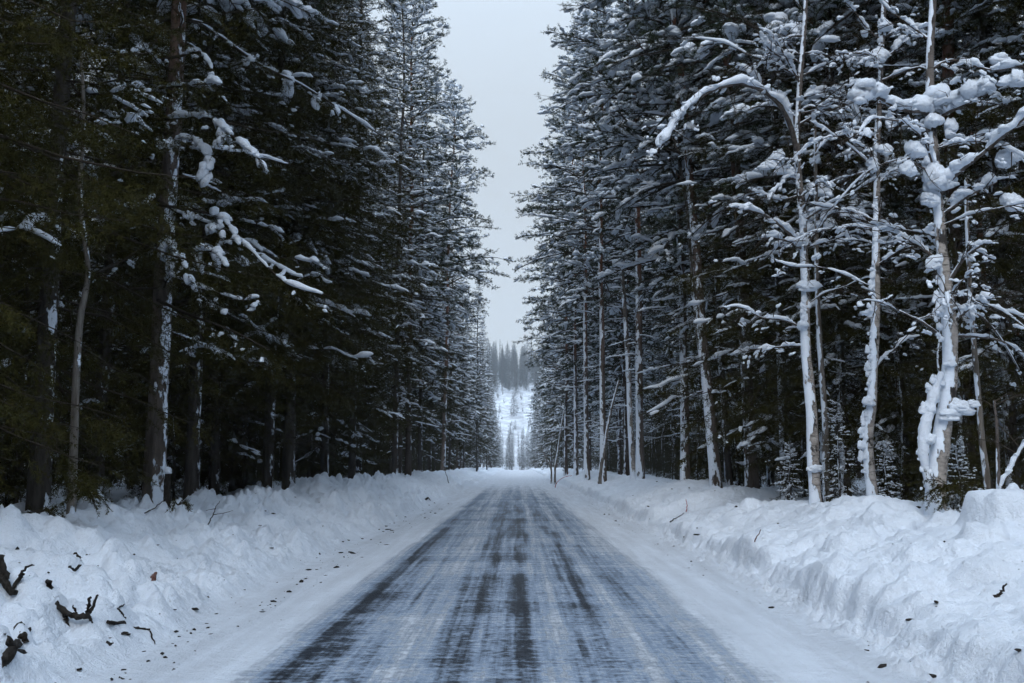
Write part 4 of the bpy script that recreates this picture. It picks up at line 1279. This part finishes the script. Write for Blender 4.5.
#@@LIGHT
# ------------------------------------------------------------------ light and air
w = bpy.data.worlds.new('World'); SC.world = w; w.use_nodes = True
nt = w.node_tree; nt.nodes.clear(); g = N(nt)
SUN_EL, SUN_AZ = R(44), R(188)            # azimuth clockwise from +y
out = nt.nodes.new('ShaderNodeOutputWorld'); bg = nt.nodes.new('ShaderNodeBackground')
sky = nt.nodes.new('ShaderNodeTexSky'); sky.sky_type = 'NISHITA'; sky.sun_disc = False
sky.sun_elevation = SUN_EL; sky.sun_rotation = SUN_AZ; sky.air_density = 1.0; sky.dust_density = 3.0
gen = nt.nodes.new('ShaderNodeTexCoord').outputs['Generated']
z = g.xyz(gen)[2]
grad = g.ramp(z, 0.25, .95)
over = g.mix(grad, (5.25, 5.78, 6.2), (11.5, 14.4, 18))      # an overcast sky is brighter overhead
cl = g.noise(g.map(gen, (1.2, 1.2, 2.4)), 1.6, 4, .55)
mul = g.node('ShaderNodeMix', data_type='RGBA', blend_type='MULTIPLY'); mul.inputs[0].default_value = 1
nt.links.new(over, mul.inputs[6]); nt.links.new(g.mix(cl, (.93, .93, .94), (1.06, 1.06, 1.05)), mul.inputs[7])
nt.links.new(g.mix(.9, sky.outputs[0], mul.outputs[2]), bg.inputs[0])
bg.inputs[1].default_value = .10
nt.links.new(bg.outputs[0], out.inputs[0])

sl = bpy.data.lights.new('sun', 'SUN'); sl.energy = 1.5; sl.angle = R(35); sl.color = (1, .985, .965)
so = bpy.data.objects.new('sun', sl); COL.objects.link(so)
dv = np.array([math.sin(SUN_AZ) * math.cos(SUN_EL), math.cos(SUN_AZ) * math.cos(SUN_EL), math.sin(SUN_EL)])
import mathutils
so.rotation_euler = mathutils.Vector(dv).to_track_quat('Z', 'Y').to_euler(); so.location = (0, 0, 60)

HAZE = 0.00036
if HAZE:
    mb = MB()
    x0, x1, y0, y1, z0, z1 = -210, 210, -130, 960, -6, 150
    v = [(x, y, q) for q in (z0, z1) for y in (y0, y1) for x in (x0, x1)]
    mb.add(v, [(0, 2, 3, 1), (4, 5, 7, 6), (0, 1, 5, 4), (1, 3, 7, 5), (3, 2, 6, 7), (2, 0, 4, 6)], 0, False)
    m = bpy.data.materials.new('haze'); m.use_nodes = True; t = m.node_tree; t.nodes.clear()
    mo = t.nodes.new('ShaderNodeOutputMaterial'); pv = t.nodes.new('ShaderNodeVolumePrincipled')
    pv.inputs['Color'].default_value = (.80, .89, 1.0, 1); pv.inputs['Density'].default_value = HAZE
    t.links.new(pv.outputs[0], mo.inputs['Volume'])
    hz = mb.obj('haze', [m]); hz['kind'] = 'stuff'; hz['label'] = 'pale winter haze'

# ------------------------------------------------------------------ render settings
SC.render.engine = 'CYCLES'
cy = SC.cycles
cy.use_denoising = True
try: cy.denoiser = 'OPENIMAGEDENOISE'; cy.denoising_input_passes = 'RGB_ALBEDO_NORMAL'
except Exception: pass
cy.max_bounces = 4; cy.diffuse_bounces = 3; cy.glossy_bounces = 2; cy.transmission_bounces = 2; cy.volume_bounces = 1; cy.transparent_max_bounces = 4
cy.caustics_reflective = False; cy.caustics_refractive = False
cy.use_adaptive_sampling = True; cy.adaptive_threshold = .045; cy.adaptive_min_samples = 16
SC.view_settings.view_transform = 'Standard'; SC.view_settings.look = 'None'
SC.view_settings.exposure = .27; SC.view_settings.gamma = 1
